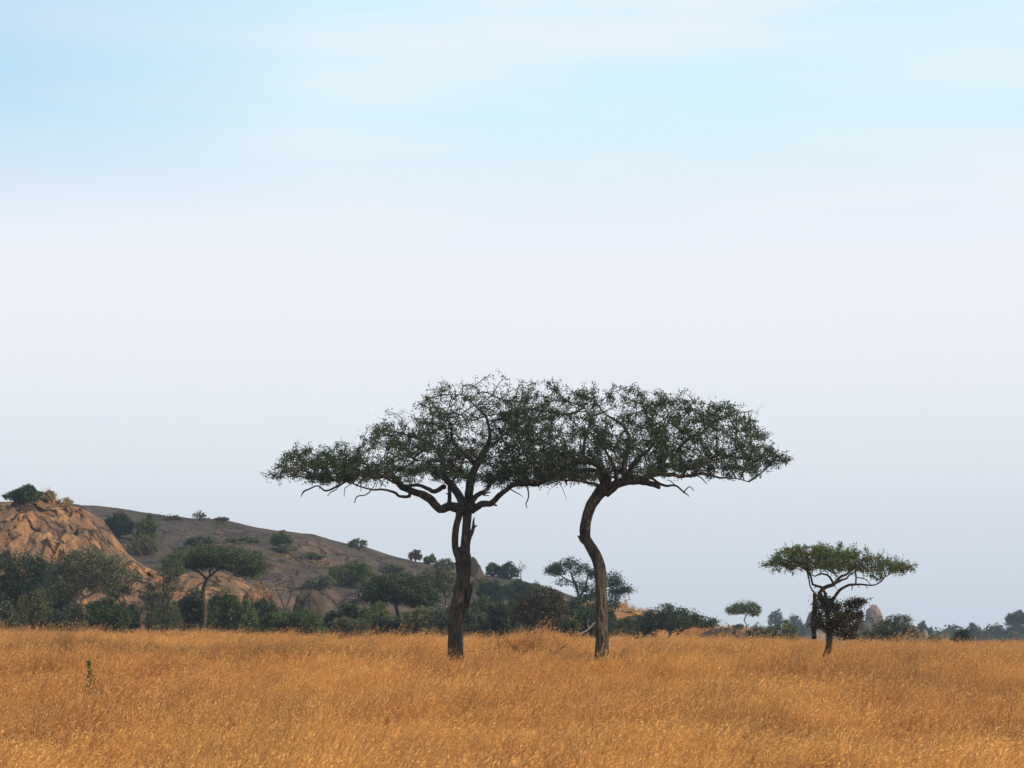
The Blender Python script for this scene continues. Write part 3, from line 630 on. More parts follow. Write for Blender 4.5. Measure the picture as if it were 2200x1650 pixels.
plant('vine_shrub', 'dark brown tangled shrub smothering the trunk of the small umbrella tree', 'shrub',
      [zl6((405, 580, 755, 900)), zl6((420, 700, 830, 1080)), zl6((560, 840, 860, 1100), .3), zl6((640, 860, 790, 900), .2), zl6((740, 880, 800, 860)), zl6((600, 790, 980, 1130), -.3), zl6((470, 640, 960, 1110), .4), zl6((500, 640, 760, 880), -.2), zl6((410, 460, 900, 1140), -.2), zl6((640, 820, 1080, 1160))],
      DS-.1, [[(*Z6((560, 1240)), 3), (*Z6((575, 1100)), 3), (*Z6((600, 960)), 2)], [(*Z6((430, 1140)), 5), (*Z6((432, 1000)), 5), (*Z6((430, 860)), 5), (*Z6((425, 770)), 3)],
               [(*Z6((580, 1100)), 2), (*Z6((700, 960)), 1.6), (*Z6((800, 850)), 1), (*Z6((925, 798)), .5)], [(*Z6((580, 1120)), 1.6), (*Z6((700, 1120)), 1), (*Z6((860, 1185)), .5)], [(*Z6((430, 860)), 2), (*Z6((395, 855)), 1)]],
      'leaf_brown', 'bark_dark', 10500, .07, 480, 61, None, ('stem', 'foliage'), r0=.008, step=.13, sig=.1, fill=.25, ryk=.8, clump=1.6)

# ------------------------------------------------------------------ vegetation along the far edge, left to right
E1 = 'bushes along the far edge of the field'; E2 = 'trees at the foot of the rocky hill'; E3 = 'shrubs on the rocky hill'
plant('leafy_tree', 'dark dense tree at the far left edge', 'tree', [(-70, 40, 1190, 1340), (0, 95, 1182, 1290), (20, 110, 1230, 1345), (60, 110, 1185, 1240)], 172, [[(35, 1345, 5), (38, 1300, 4), (45, 1260, 3)]], 'leaf_dark', 'bark_dark', 17000, .2, 380, 101, E2, fill=.55)
plant('spreading_tree', 'wide grey green tree with pale low limbs below the cliff', 'tree', [(92, 180, 1195, 1290), (110, 230, 1172, 1255), (95, 190, 1185, 1285), (120, 250, 1164, 1240), (170, 300, 1180, 1262), (200, 305, 1215, 1285), (150, 240, 1220, 1275), (90, 160, 1230, 1300)], 166,
      [[(172, 1345, 5), (168, 1310, 5), (166, 1285, 4), (150, 1258, 2)], [(166, 1292, 3.5), (190, 1280, 2.5), (215, 1268, 2), (240, 1250, 1.2)], [(166, 1285, 3), (178, 1268, 2), (195, 1240, 1.5)], [(160, 1290, 2.5), (140, 1262, 1.8), (125, 1240, 1)]], 'leaf_grey', 'bark_pale', 17000, .15, 520, 102, E2, fill=.4)
bush('round olive bush at the field edge near the left border', 30, 108, 1262, 1348, 158, 'leaf_olive', 5500, 103, .13)
bush('small dull bush in the far left corner of the field edge', -25, 38, 1290, 1350, 156, 'leaf_grey', 3000, 104)
bush('greyish bush between the olive bush and a green one', 105, 190, 1290, 1350, 157, 'leaf_grey', 4500, 105, .13)
bush('green bush beside the narrow orange rock hump', 180, 278, 1274, 1350, 159, 'leaf_green', 5500, 106)
plant('thin_tree', 'thin brownish tree with fine twigs left of the flat topped tree', 'tree', [(300, 345, 1245, 1300), (330, 385, 1240, 1290), (295, 350, 1280, 1340), (335, 395, 1285, 1350), (310, 400, 1320, 1356), (330, 400, 1195, 1240)], 152,
      [[(350, 1356, 2.5), (350, 1310, 2), (352, 1260, 1.2), (350, 1225, .8)], [(350, 1330, 1.5), (325, 1290, 1), (315, 1260, .6)], [(350, 1320, 1.5), (372, 1280, 1), (380, 1250, .6)]], 'leaf_grey', 'bark_dark', 8500, .12, 420, 107, E2, fill=.4)
plant('umbrella_tree', 'dark flat topped umbrella tree with curved trunk before the rock hump', 'tree', [(348, 430, 1182, 1224), (352, 470, 1178, 1222), (430, 560, 1170, 1218), (385, 530, 1166, 1205), (450, 585, 1178, 1228), (400, 500, 1170, 1215), (500, 582, 1200, 1245), (345, 400, 1195, 1222)], 163,
      [[(439, 1345, 3.8), (441, 1305, 4.0), (436, 1275, 3.8), (440, 1252, 3.5), (447, 1240, 3)], [(444, 1245, 3), (430, 1232, 2), (405, 1218, 1.5), (385, 1212, 1)], [(446, 1243, 3), (462, 1228, 2.2), (480, 1218, 1.8), (500, 1210, 1)], [(478, 1220, 1.5), (500, 1228, 1.2), (525, 1235, .8), (548, 1232, .6)], [(450, 1238, 2), (452, 1220, 1.5), (460, 1205, 1)], [(434, 1282, 1.5), (415, 1272, 1), (400, 1262, .5)]], 'leaf_dark', 'bark', 19000, .14, 560, 108, E2, fl=.3, fill=.4)
bush('dark bush just left behind the curved trunk of the flat topped tree', 385, 450, 1262, 1348, 168, 'leaf_dark', 5000, 109, .18)
bush('tall bright green bush right of the curved trunk', 445, 522, 1258, 1348, 165, 'leaf_green', 7500, 110, .15)
bush('green bush sloping down right of the tall bright one', 500, 556, 1292, 1350, 162, 'leaf_green', 4200, 111)
bush('dark green bush under the pale rock nose', 520, 600, 1278, 1350, 172, 'leaf_dark', 4600, 112)
bush('rounded mid green bush in front of the leafless tree', 590, 695, 1297, 1352, 161, 'leaf_green', 7000, 113, .15)
bush('low green bush at the left foot of the rounded mid green bush', 560, 622, 1308, 1352, 164, 'leaf_green', 3500, 114)
plant('leafless_tree', 'leafless branching tree behind the rounded green bush', 'tree', [(578, 625, 1240, 1280), (605, 650, 1235, 1285), (590, 640, 1230, 1260)], 182, [[(613, 1345, 2.4), (612, 1312, 2.2), (605, 1290, 1.5), (595, 1268, 1), (588, 1250, .6)], [(612, 1310, 1.8), (620, 1290, 1.5), (628, 1265, 1), (632, 1250, .6)]], 'leaf_grey', 'bark', 0, .1, 260, 115, E2, r0=.022)
bush('dark bush at the foot of the slope left of the rounded canopy tree', 720, 800, 1285, 1350, 172, 'leaf_dark', 5500, 116, .18)
bush('small olive bush at the grass edge left of a bluish one', 712, 756, 1322, 1351, 158, 'leaf_olive', 2800, 117, .12)
bush('small bluish grey bush at the grass edge', 745, 792, 1325, 1352, 157, 'leaf_grey', 2800, 118, .12)
plant('canopy_tree', 'dark rounded canopy tree with forked trunk left of the thick trunk', 'tree', [(758, 860, 1238, 1296), (790, 900, 1226, 1280), (840, 945, 1235, 1300), (870, 950, 1255, 1310), (770, 830, 1255, 1298), (820, 910, 1250, 1300)], 166,
      [[(862, 1352, 4), (856, 1325, 3.6), (850, 1300, 3.4), (845, 1280, 2.5)], [(855, 1320, 2.8), (848, 1300, 2.4), (830, 1275, 1.6), (810, 1262, 1)], [(853, 1300, 2.8), (868, 1280, 2), (890, 1262, 1.2)]], 'leaf_dark', 'bark_dark', 15000, .17, 420, 119, E2, fl=.42, fill=.5)
bush('green bush under the left side of the rounded canopy', 770, 842, 1290, 1350, 164, 'leaf_green', 4500, 120)
bush('olive bush under the right side of the rounded canopy', 862, 925, 1300, 1352, 163, 'leaf_olive', 4200, 121)
bush('dull green bush left of the thick trunk', 905, 975, 1305, 1353, 160, 'leaf_grey', 4800, 122, .14)
bush('dark low scrub clump at the base of the rounded canopy tree', 800, 868, 1322, 1352, 158, 'leaf_dark', 3000, 123)
plant('scrub_tree', 'grey green hillside tree with crooked dark trunk left of the thick trunk', 'tree', [(888, 950, 1222, 1262), (920, 985, 1212, 1262), (905, 990, 1240, 1272)], 188, [[(961, 1345, 2.6), (960, 1310, 2.4), (956, 1280, 2), (950, 1262, 1.4)], [(957, 1285, 1.6), (968, 1275, 1.2), (980, 1262, .8)]], 'leaf_grey', 'bark_dark', 6000, .15, 260, 124, E2, fl=.4)
bush('dark bush behind the thick trunk', 940, 1020, 1290, 1352, 176, 'leaf_dark', 5500, 125, .18)
bush('pale grey green bush right of the thick trunk', 1008, 1052, 1312, 1354, 156, 'leaf_grey', 4200, 126, .11)
bush('dark green bush between the trunks, left of the darkest one', 1040, 1112, 1290, 1354, 162, 'leaf_dark', 6000, 127)
bush('mid green bush on the low slope above the pale one', 1020, 1088, 1245, 1295, 190, 'leaf_dark', 5500, 128, .18, onhill=True)
bush('green bush on the slope crest between the trunks', 1078, 1140, 1240, 1290, 193, 'leaf_dark', 5500, 129, .18, onhill=True)
bush('bush against the sky left of the tall layered tree', 1120, 1178, 1246, 1300, 196, 'leaf_green', 4500, 130, .18, onhill=True)
plant('thicket_tree', 'big dark brownish green thicket tree between the two trunks', 'tree', [(1105, 1180, 1268, 1340), (1140, 1215, 1256, 1320), (1160, 1222, 1280, 1345), (1100, 1160, 1290, 1345), (1130, 1210, 1300, 1350)], 155, [[(1165, 1352, 3.5), (1163, 1320, 3), (1160, 1290, 2)], [(1164, 1335, 2), (1185, 1310, 1.5), (1195, 1290, 1)], [(1164, 1335, 2), (1140, 1315, 1.5), (1130, 1295, 1)]], 'leaf_brown', 'bark_dark', 13000, .14, 420, 131, E2, fill=.5)
plant('layered_tree', 'tall layered tree with open limbs behind the S-curved trunk', 'tree', [(1168, 1225, 1208, 1236), (1195, 1252, 1196, 1222), (1220, 1276, 1208, 1232), (1170, 1205, 1218, 1240), (1262, 1300, 1220, 1250), (1228, 1268, 1240, 1268), (1190, 1230, 1240, 1262), (1295, 1342, 1222, 1262), (1300, 1350, 1245, 1280), (1325, 1362, 1256, 1276), (1290, 1335, 1270, 1312), (1250, 1300, 1270, 1330), (1215, 1270, 1275, 1330), (1240, 1290, 1255, 1290)], 205,
      [[(1248, 1345, 4), (1247, 1310, 3.6), (1242, 1275, 3), (1232, 1245, 2.4), (1225, 1228, 1.6)], [(1244, 1285, 2.6), (1258, 1262, 2), (1262, 1240, 1.4), (1265, 1228, 1)], [(1246, 1300, 2.6), (1275, 1275, 2), (1300, 1262, 1.6), (1325, 1255, 1)], [(1236, 1255, 1.8), (1210, 1240, 1.2), (1195, 1230, .8)], [(1246, 1320, 2), (1290, 1300, 1.6), (1315, 1290, 1)]], 'leaf_dark', 'bark', 16000, .15, 650, 132, E2, fl=.35, fill=.4)
bush('low green bush at the foot of the layered tree', 1222, 1290, 1300, 1356, 168, 'leaf_dark', 4500, 133)
bush('dark bush low between the trunks behind the dead sapling', 1055, 1118, 1300, 1356, 170, 'leaf_dark', 5000, 151, .18)
bush('dark green bush filling the gap left of the brownish thicket tree', 1085, 1150, 1275, 1345, 184, 'leaf_dark', 6000, 152, .19)
bush('dull green bush on the rise above the pale grey green bush', 1008, 1060, 1278, 1340, 186, 'leaf_green', 5000, 153, .18)
bush('dark bush between the thicket tree and the layered tree', 1205, 1262, 1275, 1350, 188, 'leaf_dark', 6000, 154, .19)
bush('dark bush behind the base of the S-curved trunk', 1255, 1325, 1300, 1356, 186, 'leaf_dark', 6000, 155, .18)
bush('scrubby bush on the orange slope right of the S-curved trunk', 1318, 1372, 1312, 1342, 212, 'leaf_olive', 4500, 156, .18)
bush('dark bush behind the left part of the spreading grey tree', 90, 175, 1245, 1350, 178, 'leaf_dark', 8000, 157, .2)
bush('dark bush beneath the right side of the spreading grey tree', 235, 300, 1290, 1352, 176, 'leaf_dark', 4500, 158, .18)
bush('dark bush behind the thin brownish tree', 318, 392, 1270, 1350, 176, 'leaf_grey', 5500, 159, .17)
bush('bluish dark bush at the foot of the dome beyond the olive one', 690, 745, 1310, 1352, 170, 'leaf_dark', 3800, 160, .17)
bush('green shrub beside the base of the S-curved trunk', 1185, 1245, 1318, 1356, 158, 'leaf_green', 3600, 134)
plant('leafless_tree', 'small pinkish leafless tree on the orange slope right of the layered tree', 'tree', [(1336, 1362, 1266, 1292), (1332, 1355, 1272, 1296)], 215, [[(1346, 1305, 1.2), (1345, 1292, 1), (1343, 1282, .6)], [(1345, 1294, .8), (1352, 1284, .6)]], 'leaf_grey', 'bark_pale', 0, .1, 130, 135, None, r0=.03, step=.2)
bush('green bush low on the orange slope', 1320, 1372, 1322, 1352, 190, 'leaf_olive', 3200, 136, .14)
bush('yellowish green bush at the field edge below the orange slope', 1362, 1412, 1336, 1360, 172, 'leaf_green', 2400, 137, .12)
plant('wide_tree', 'wide dark low tree with leaning trunks standing right of the S-curved trunk', 'tree', [(1366, 1420, 1312, 1352), (1395, 1460, 1296, 1340), (1440, 1500, 1300, 1348), (1400, 1500, 1315, 1355), (1480, 1545, 1322, 1350), (1375, 1440, 1320, 1355)], 172,
      [[(1438, 1368, 3.2), (1442, 1350, 2.8), (1440, 1330, 2)], [(1452, 1366, 2.6), (1470, 1350, 2.2), (1490, 1338, 1.4)], [(1441, 1352, 1.8), (1415, 1335, 1.2), (1400, 1328, .8)]], 'leaf_dark', 'bark_dark', 13000, .15, 420, 138, E2, fl=.4, fill=.5)
bush('low scrub on the grey slab right of the wide dark tree', 1520, 1565, 1352, 1366, 180, 'leaf_olive', 1500, 139, .12)
plant('umbrella_tree', 'little round topped tree with bent thin trunk alone against the sky', 'tree', [(1557, 1600, 1294, 1322), (1575, 1625, 1287, 1310), (1600, 1637, 1292, 1325), (1570, 1610, 1300, 1320)], 215, [[(1604, 1362, 1.8), (1605, 1345, 1.6), (1599, 1332, 1.5), (1603, 1322, 1.3), (1606, 1318, 1)], [(1603, 1322, 1), (1592, 1314, .8), (1580, 1310, .5)], [(1606, 1318, .9), (1618, 1310, .7)]], 'leaf_green', 'bark_pale', 5500, .13, 260, 140, None, fl=.35, fill=.3)
bush('tiny round bush left of the bent thin trunk', 1574, 1597, 1338, 1358, 212, 'leaf_green', 1400, 141, .14)
bush('low bush between the bent trunk and the round green bush', 1598, 1650, 1346, 1372, 190, 'leaf_dark', 2600, 142, .15)
bush('round yellow green bush right of the little lone tree', 1640, 1716, 1332, 1374, 178, 'leaf_green', 6000, 143, .13)
bush('grey green feathery bush right of the small umbrella tree', 1872, 1976, 1318, 1378, 172, 'leaf_grey', 7500, 144, .12, fl=.75)
bush('small green bush below the upright pale boulder', 1842, 1880, 1350, 1378, 185, 'leaf_green', 2000, 145, .12)
bush('small dark shrub on the right part of the field edge', 2046, 2090, 1352, 1380, 168, 'leaf_dark', 2600, 146, .12)
bush('tiny green shrub left of the small dark shrub', 1990, 2022, 1366, 1380, 170, 'leaf_green', 1200, 147, .12)

# ------------------------------------------------------------------ shrubs on the hill
def hs(label, u0, u1, vt, vb, leaf, n, seed, **k): bush(label, u0, u1, vt, vb, 300, leaf, n, seed, k.pop('ls', .2), onhill=True, group=E3, **k)
hs('dark green bush crowning the left cliff', 12, 88, 1040, 1082, 'leaf_dark', 4500, 201, natt=260)
hs('pale dry bush beside the dark bush on the cliff top', 84, 120, 1053, 1078, 'leaf_dry', 900, 202, bark='bark_pale')
hs('thin dry bush on the shoulder of the cliff top', 118, 158, 1066, 1092, 'leaf_dry', 700, 203, bark='bark_pale', ls=.14)
hs('large green bush in the gully between cliff and grey dome', 215, 292, 1098, 1155, 'leaf_dark', 6500, 204, ls=.24)
hs('open green tree right of the large gully bush', 286, 340, 1100, 1166, 'leaf_green', 3500, 205)
hs('brownish scrub below the gully bushes', 270, 340, 1150, 1195, 'leaf_olive', 2600, 206)
hs('low green cushion on the dome skyline', 355, 392, 1108, 1118, 'leaf_olive', 1300, 207)
hs('spiky dark shrub on the dome skyline', 412, 446, 1094, 1119, 'leaf_brown', 420, 208, ls=.16)
hs('small dark shrub on the skyline right of the spiky one', 460, 490, 1109, 1121, 'leaf_brown', 700, 209, ls=.16)
hs('grey green scrub showing above the flat topped tree', 395, 465, 1150, 1178, 'leaf_grey', 2200, 210)
hs('round green bush alone high on the grey dome', 581, 630, 1139, 1178, 'leaf_green', 4500, 211)
hs('grey scrub under the lone round bush', 575, 640, 1168, 1186, 'leaf_grey', 1800, 212)
hs('sparse grey shrub on the dome skyline above the rounded canopy tree', 748, 790, 1152, 1182, 'leaf_grey', 1100, 213)
hs('wide mid green bush on the slope left of the rounded canopy', 704, 802, 1198, 1258, 'leaf_green', 6500, 214)
hs('dull bush lower left of the wide slope bush', 660, 722, 1232, 1268, 'leaf_grey', 2400, 215)
hs('small dark shrub on the skyline nearest left of the thick trunk', 877, 908, 1178, 1206, 'leaf_brown', 1300, 216)
hs('round green shrub on the skyline beside the small dark shrub', 908, 936, 1190, 1212, 'leaf_green', 1600, 217)
hs('grey scrub on the skyline touching the thick trunk', 932, 984, 1198, 1226, 'leaf_grey', 1800, 218)
hs('dark shrub on the skyline right of the thick trunk', 1044, 1076, 1206, 1240, 'leaf_dark', 2000, 219)
hs('broad dark shrub on the skyline between the trunks', 1068, 1116, 1204, 1246, 'leaf_dark', 3400, 220)
h_ = cast(1122, 1246); dd = 300 if h_ is None else h_[1]
plant('leafless_tree', 'pinkish leafless tree on the skyline between the trunks', 'tree', [(1104, 1140, 1198, 1232)], dd, [[(1120, 1246, 1.4), (1119, 1232, 1.1), (1122, 1220, .7)]], 'leaf_grey', 'bark_pale', 0, .1, 180, 221, None, r0=.035, step=.35)
hs('low olive scrub on the lower dome', 820, 870, 1208, 1232, 'leaf_olive', 1800, 222)
hs('grey scrub patch in the fold of the dome', 640, 700, 1186, 1200, 'leaf_grey', 1500, 223)
hs('dark scrub in the crease left of the wide slope bush', 480, 560, 1150, 1165, 'leaf_grey', 1500, 224)
hs('olive scrub between the thick trunk and the skyline bushes', 1010, 1060, 1238, 1262, 'leaf_olive', 1600, 225)

hs('grey green scrub at the top of the orange slope', 1392, 1440, 1318, 1340, 'leaf_grey', 1800, 226)
hs('dull scrub band across the orange slope right of the S-curved trunk', 1325, 1400, 1322, 1345, 'leaf_olive', 3200, 227)
bush('dark bush in front of the leftmost cliff foot', 60, 130, 1215, 1300, 176, 'leaf_dark', 5000, 228, .2)
# low scrub nobody could count, in patches over the dome
g = np.random.default_rng(31); b = MB(); k = 0
for t in range(6500):
    h = cast(g.uniform(190, 1180), g.uniform(1108, 1330))
    if h is None or h[1] < 222 or fbm(h*np.array((.06, .045, .10)), 4, 66) < .03: continue
    r_ = g.uniform(.15, .6); v = g.normal(size=(26, 3)); leaves(b, h+v*np.array((r_, r_, r_*.45))*.6+np.array((0, 0, r_*.3)), .17, int(g.integers(0, 3)), g)
tag(b.build('ground_scrub', [M['leaf_grey'], M['leaf_olive'], M['leaf_dark']], smooth=False), 'low dry scrub scattered in patches over the grey dome', 'scrub', None, 'stuff')

# ------------------------------------------------------------------ rocks
rock('boulder', 'dark pointed rock knob on the skyline right of the thick trunk', 'boulder', 985, 1046, 1197, 1262, 300, M['rock_dome'], 2, power=1.5)
rock('boulder', 'brown rock lump at the foot of the dome by the leafless tree', 'boulder', 632, 704, 1270, 1345, 186, M['rock_dome'], 3, power=2.4, na=.42)
rock('boulder', 'narrow orange rock hump right of the green bush', 'boulder', 226, 284, 1290, 1350, 176, M['rock_cliff'], 4, power=1.7, na=.35)
rock('boulder', 'pale cracked rock nose left of the leafless tree', 'boulder', 516, 592, 1264, 1345, 183, M['rock_cliff'], 5, power=2.6, na=.42)
rock('rock_slab', 'low grey rock slab at the right end of the orange slope', 'rock', 1500, 1612, 1349, 1378, 198, M['rock_dome'], 6, power=2)
for i, (a, b, t) in enumerate([(1546, 1556, 1346), (1560, 1570, 1347), (1576, 1586, 1352)]):
    rock('small_rock', ['left', 'middle', 'right'][i]+'most of three small dark rocks on the grey slab', 'rock', a, b, t, 1362, 196, M['rock_dome'], 7+i, 'small rocks on the slab')
rock('boulder', 'upright pale boulder on the horizon right of the small umbrella tree', 'boulder', 1861, 1902, 1304, 1385, 560, M['rock_boulder'], 23, power=2.6, na=.26)
rock('boulder', 'low dark shouldered boulder at the left foot of the upright pale boulder', 'boulder', 1846, 1880, 1334, 1385, 552, M['rock_dome'], 19, power=2.2, na=.3)
rock('boulder', 'grey balancing boulder just right of the dark tangled shrub', 'boulder', 1838, 1858, 1312, 1385, 560, M['rock_boulder'], 14, power=3)
rock('boulder', 'grey boulder slab showing left of the dark tangled shrub', 'boulder', 1728, 1772, 1312, 1390, 560, M['rock_boulder'], 15, power=2.0)
rock('boulder', 'broad grey boulder mostly hidden behind the dark tangled shrub', 'boulder', 1765, 1845, 1340, 1390, 570, M['rock_boulder'], 16)
rock('boulder', 'small pale boulder among the distant bushes on the right', 'boulder', 1980, 1996, 1352, 1385, 390, M['rock_boulder'], 17)
rock('boulder', 'second small pale boulder left of the distant small pale one', 'boulder', 1970, 1982, 1362, 1385, 385, M['rock_boulder'], 18)

# ------------------------------------------------------------------ far trees, individually
FG = 'distant trees on the horizon'
far = [('wispy distant tree left of the small umbrella tree', 1648, 1684, 1308, 1345, 520, 'leaf_grey', 1500),
 ('far blue grey tree behind the round yellow green bush', 1680, 1730, 1318, 1375, 540, 'leaf_dark', 5000),
 ('far low tree behind the little lone tree', 1606, 1652, 1336, 1372, 560, 'leaf_dark', 3500),
 ('far tree touching the left boulder slab', 1712, 1760, 1330, 1380, 500, 'leaf_dark', 4000),
 ('far tree right of the grey feathery bush', 1968, 2008, 1332, 1380, 460, 'leaf_dark', 3500),
 ('far low tree in the dip right of the pale boulders', 2002, 2050, 1350, 1382, 470, 'leaf_dark', 3500),
 ('far tree rising left of the long dark wood', 2030, 2076, 1342, 1382, 480, 'leaf_dark', 3800),
 ('far broad tree at the left end of the long dark wood', 2068, 2118, 1336, 1382, 450, 'leaf_dark', 5000),
 ('far broad tree in the middle of the long dark wood', 2108, 2160, 1340, 1382, 455, 'leaf_dark', 5000),
 ('tall round topped far tree at the right border', 2158, 2225, 1309, 1345, 440, 'leaf_dark', 4500),
 ('far low tree under the round topped one at the right border', 2145, 2240, 1336, 1384, 435, 'leaf_dark', 6000),
 ('far pale bush in front of the long dark wood', 2096, 2140, 1358, 1384, 400, 'leaf_grey', 2500),
 ('far green bush below the round topped tree at the border', 2150, 2205, 1356, 1384, 390, 'leaf_green', 3500),
 ('far bush behind the upright pale boulder', 1890, 1960, 1334, 1382, 480, 'leaf_dark', 3500)]
for i, (lb, u0, u1, vt, vb, d, lf_, n_) in enumerate(far):
    bush(lb, u0, u1, vt, vb, d*1.3, lf_, n_, 300+i, .40, 'tree', 'distant_tree', FG, fl=.45, fill=.45)
# far wood that reads as one mass
g = np.random.default_rng(77); b = MB(); 
for k in range(420):
    x = g.uniform(-40, 420); y = g.uniform(560, 900); r = g.uniform(2.5, 5.5); z = float(G(x, y))
    v = g.normal(size=(110, 3)); v /= np.linalg.norm(v, axis=1)[:, None]; v *= g.random((110, 1))**.4
    leaves(b, np.array((x, y, z+r*.5))+v*np.array((r, r, r*.75)), .9, 0, g, .7)
tag(b.build('woodland', M['leaf_dark'], smooth=False), 'far bluish woodland along the horizon on the right', 'woodland', None, 'stuff')

# ------------------------------------------------------------------ small things in the field
def sapling():
    d = 50.; x = (203-1100)/FPX*d; z = float(G(x, d)); org = np.array((x, d, z)); root = empty('sapling', org)
    tag(root, 'small green leafy sapling poking out of the grass at left', 'sapling')
    s = MB(); P, r = smoothpath([org, org+(.03, 0, .6), org+(.02, 0, 1.1), org+(-.06, 0, 1.65)], [.012, .01, .008, .004], .05); tube(s, P, r, 6); 
    f = MB(); g = np.random.default_rng(4); c = P[g.integers(int(len(P)*.35), len(P), 190)]; w = np.clip(1.7-(c[:, 2:3]-z), .12, 1)*.15
    leaves(f, c+g.normal(size=(190, 3))*np.array((1, 1, .3))*w, .085, 0, g, .45)
    s.build('stem', M['bark_dark'], root, origin=org); f.build('foliage', M['leaf_green'], root, smooth=False, origin=org)
sapling()
def twiggy(name, label, u, v, d, w, h, seed, bark, lean=0, nleaf=0, leaf='leaf_grey', lift=.2, r0=.006):
    b = at(u, v, d); z = float(G(b[0], d)); org = np.array((b[0], d, z)); g = np.random.default_rng(seed); s = MB()
    A = org+np.stack([g.uniform(-w/2, w/2, 90)+lean*.3, g.uniform(-w/3, w/3, 90), g.uniform(lift, h, 90)], -1)
    st, r = smoothpath([org, org+(0.03, 0, .15), org+(lean*.2, 0, .4)], [.03, .025, .02], .06); tube(s, st, r, 7)
    pos, par = colonise(st[2:], A, .09, 20, .16, 60, (0, 0, .02), .35, g); grow_mesh(s, pos, par, len(st)-2, r0, 0, rmax=.025)
    root = empty(name, org); tag(root, label, 'shrub'); s.build('stem', M[bark], root, origin=org)
    if nleaf: f = MB(); leaves(f, pos[g.integers(len(st), len(pos), nleaf)]+g.normal(size=(nleaf, 3))*.05, .05, 0, g); f.build('foliage', M[leaf], root, smooth=False, origin=org)
twiggy('dead_shrub', 'bare dead grey shrub in the grass left of the S-curved trunk', 1232, 1395, 74, 1.5, 1.15, 1, 'bark_dark')
twiggy('dead_shrub', 'thin bare sapling behind the grass mound between the trunks', 1068, 1375, 84, .7, 1.8, 2, 'bark_dark', 0, 60, 'leaf_green')
twiggy('thorn_shrub', 'dark brown low thorn shrub in the grass right of the thick trunk', 1110, 1385, 78, 2.2, 1.3, 3, 'bark_dark', .2, 300, 'leaf_brown')
twiggy('thorn_shrub', 'grey straggly thorn shrub at the far side of the field beside the S-curved trunk', 1225, 1360, 100, 2.2, 1.5, 5, 'bark_dark', .3, 120, 'leaf_grey')
twiggy('thorn_shrub', 'brown brushy thorn shrub on the grass mound midway between the trunks', 1150, 1385, 80, 2.8, 1.5, 6, 'bark_dark', 0, 700, 'leaf_brown')
twiggy('thorn_shrub', 'low grey brushy shrub in the grass just right of the thick trunk base', 1052, 1385, 74, 1.9, 1.25, 7, 'bark_dark', 0, 400, 'leaf_grey')
twiggy('thorn_shrub', 'brown low shrub between the mound and the bare dead grey shrub', 1190, 1388, 76, 1.9, 1.3, 9, 'bark_dark', 0, 400, 'leaf_brown')
def logs():
    d = 108.; pts = [(1238, 1362, 1.2), (1255, 1358, 1.6), (1266, 1350, 1.8), (1275, 1340, 1.6), (1284, 1335, 1)]
    P = np.array([at(a, b, d) for a, b, c in pts]); r = [c/FPX*d for a, b, c in pts]; m_ = MB(); P, r = smoothpath(P, r, .12); tube(m_, P, r, 9, 0, .15, 5)
    Q = np.array([at(a, b, d) for a, b in [(1266, 1350), (1262, 1340), (1264, 1330)]]); Q, q = smoothpath(Q, [.03, .02, .01], .1); tube(m_, Q, q, 6)
    Q = np.array([at(a, b, d) for a, b in [(1255, 1358), (1245, 1366), (1238, 1385)]]); Q, q = smoothpath(Q, [.035, .035, .03], .1); tube(m_, Q, q, 6)
    tag(m_.build('fallen_branch', M['bark_pale']), 'pale bleached fallen branch beside the S-curved trunk', 'branch')
logs()

# ------------------------------------------------------------------ grass
def tuft(seed, stems=42, H=.95, rad=.33, wide=.006, heads=True, lean=.30):
    g = np.random.default_rng(seed); b = MB()
    def ribbon(base, tip_off, h, w, nseg=4, droop=0):
        t = np.linspace(0, 1, nseg+1)[:, None]; ctr = base+np.concatenate([tip_off[0]*t**1.9, tip_off[1]*t**1.9, h*(t-droop*t**3)], 1)
        a = g.uniform(0, math.pi); sd = np.array((math.cos(a), math.sin(a), 0))*w; tap = np.concatenate([1-.75*t]*3, 1)
        V = np.stack([ctr-sd*tap, ctr+sd*tap], 1).reshape(-1, 3); i = np.arange(nseg)[:, None]*2
        b.add(V, i+np.array([0, 1, 3, 2])); return ctr
    for k in range(stems):
        a = g.uniform(0, 2*math.pi); rr = rad*math.sqrt(g.random()); base = np.array((math.cos(a)*rr, math.sin(a)*rr, 0.))
        h = H*g.uniform(.62, 1.12); ln = h*(lean+g.normal()*.19); off = (ln, g.normal()*.16)
        ctr = ribbon(base, off, h, wide*g.uniform(.7, 1.2), 4, .08)
        if heads:
            tip = ctr[-1]; d = ctr[-1]-ctr[-2]; d /= np.linalg.norm(d); m = g.integers(3, 6); hl = g.uniform(.13, .24)
            P = tip-d*(g.random((m, 1))*hl)+g.normal(size=(m, 3))*.014; s = g.uniform(.04, .075, (m, 1)); dd = d+g.normal(size=(m, 3))*.35+np.array((.15, 0, -.15)); dd /= np.linalg.norm(dd, axis=1)[:, None]
            e = np.cross(dd, g.normal(size=(m, 3))); e /= np.linalg.norm(e, axis=1)[:, None]
            V = np.stack([P, P+dd*s*.5+e*s*.11, P+dd*s, P+dd*s*.5-e*s*.11], 1); b.add(V, np.arange(m*4).reshape(m, 4), 1)
    for k in range(int(stems*.9)):
        a = g.uniform(0, 2*math.pi); rr = rad*math.sqrt(g.random()); base = np.array((math.cos(a)*rr, math.sin(a)*rr, 0.))
        h = H*g.uniform(.3, .68); ribbon(base, (h*(lean*.8+g.normal()*.3), g.normal()*.25*h), h, wide*1.6, 3, .25)
    return b
GC = bpy.data.collections.new('grass_tufts'); 
NV = 12
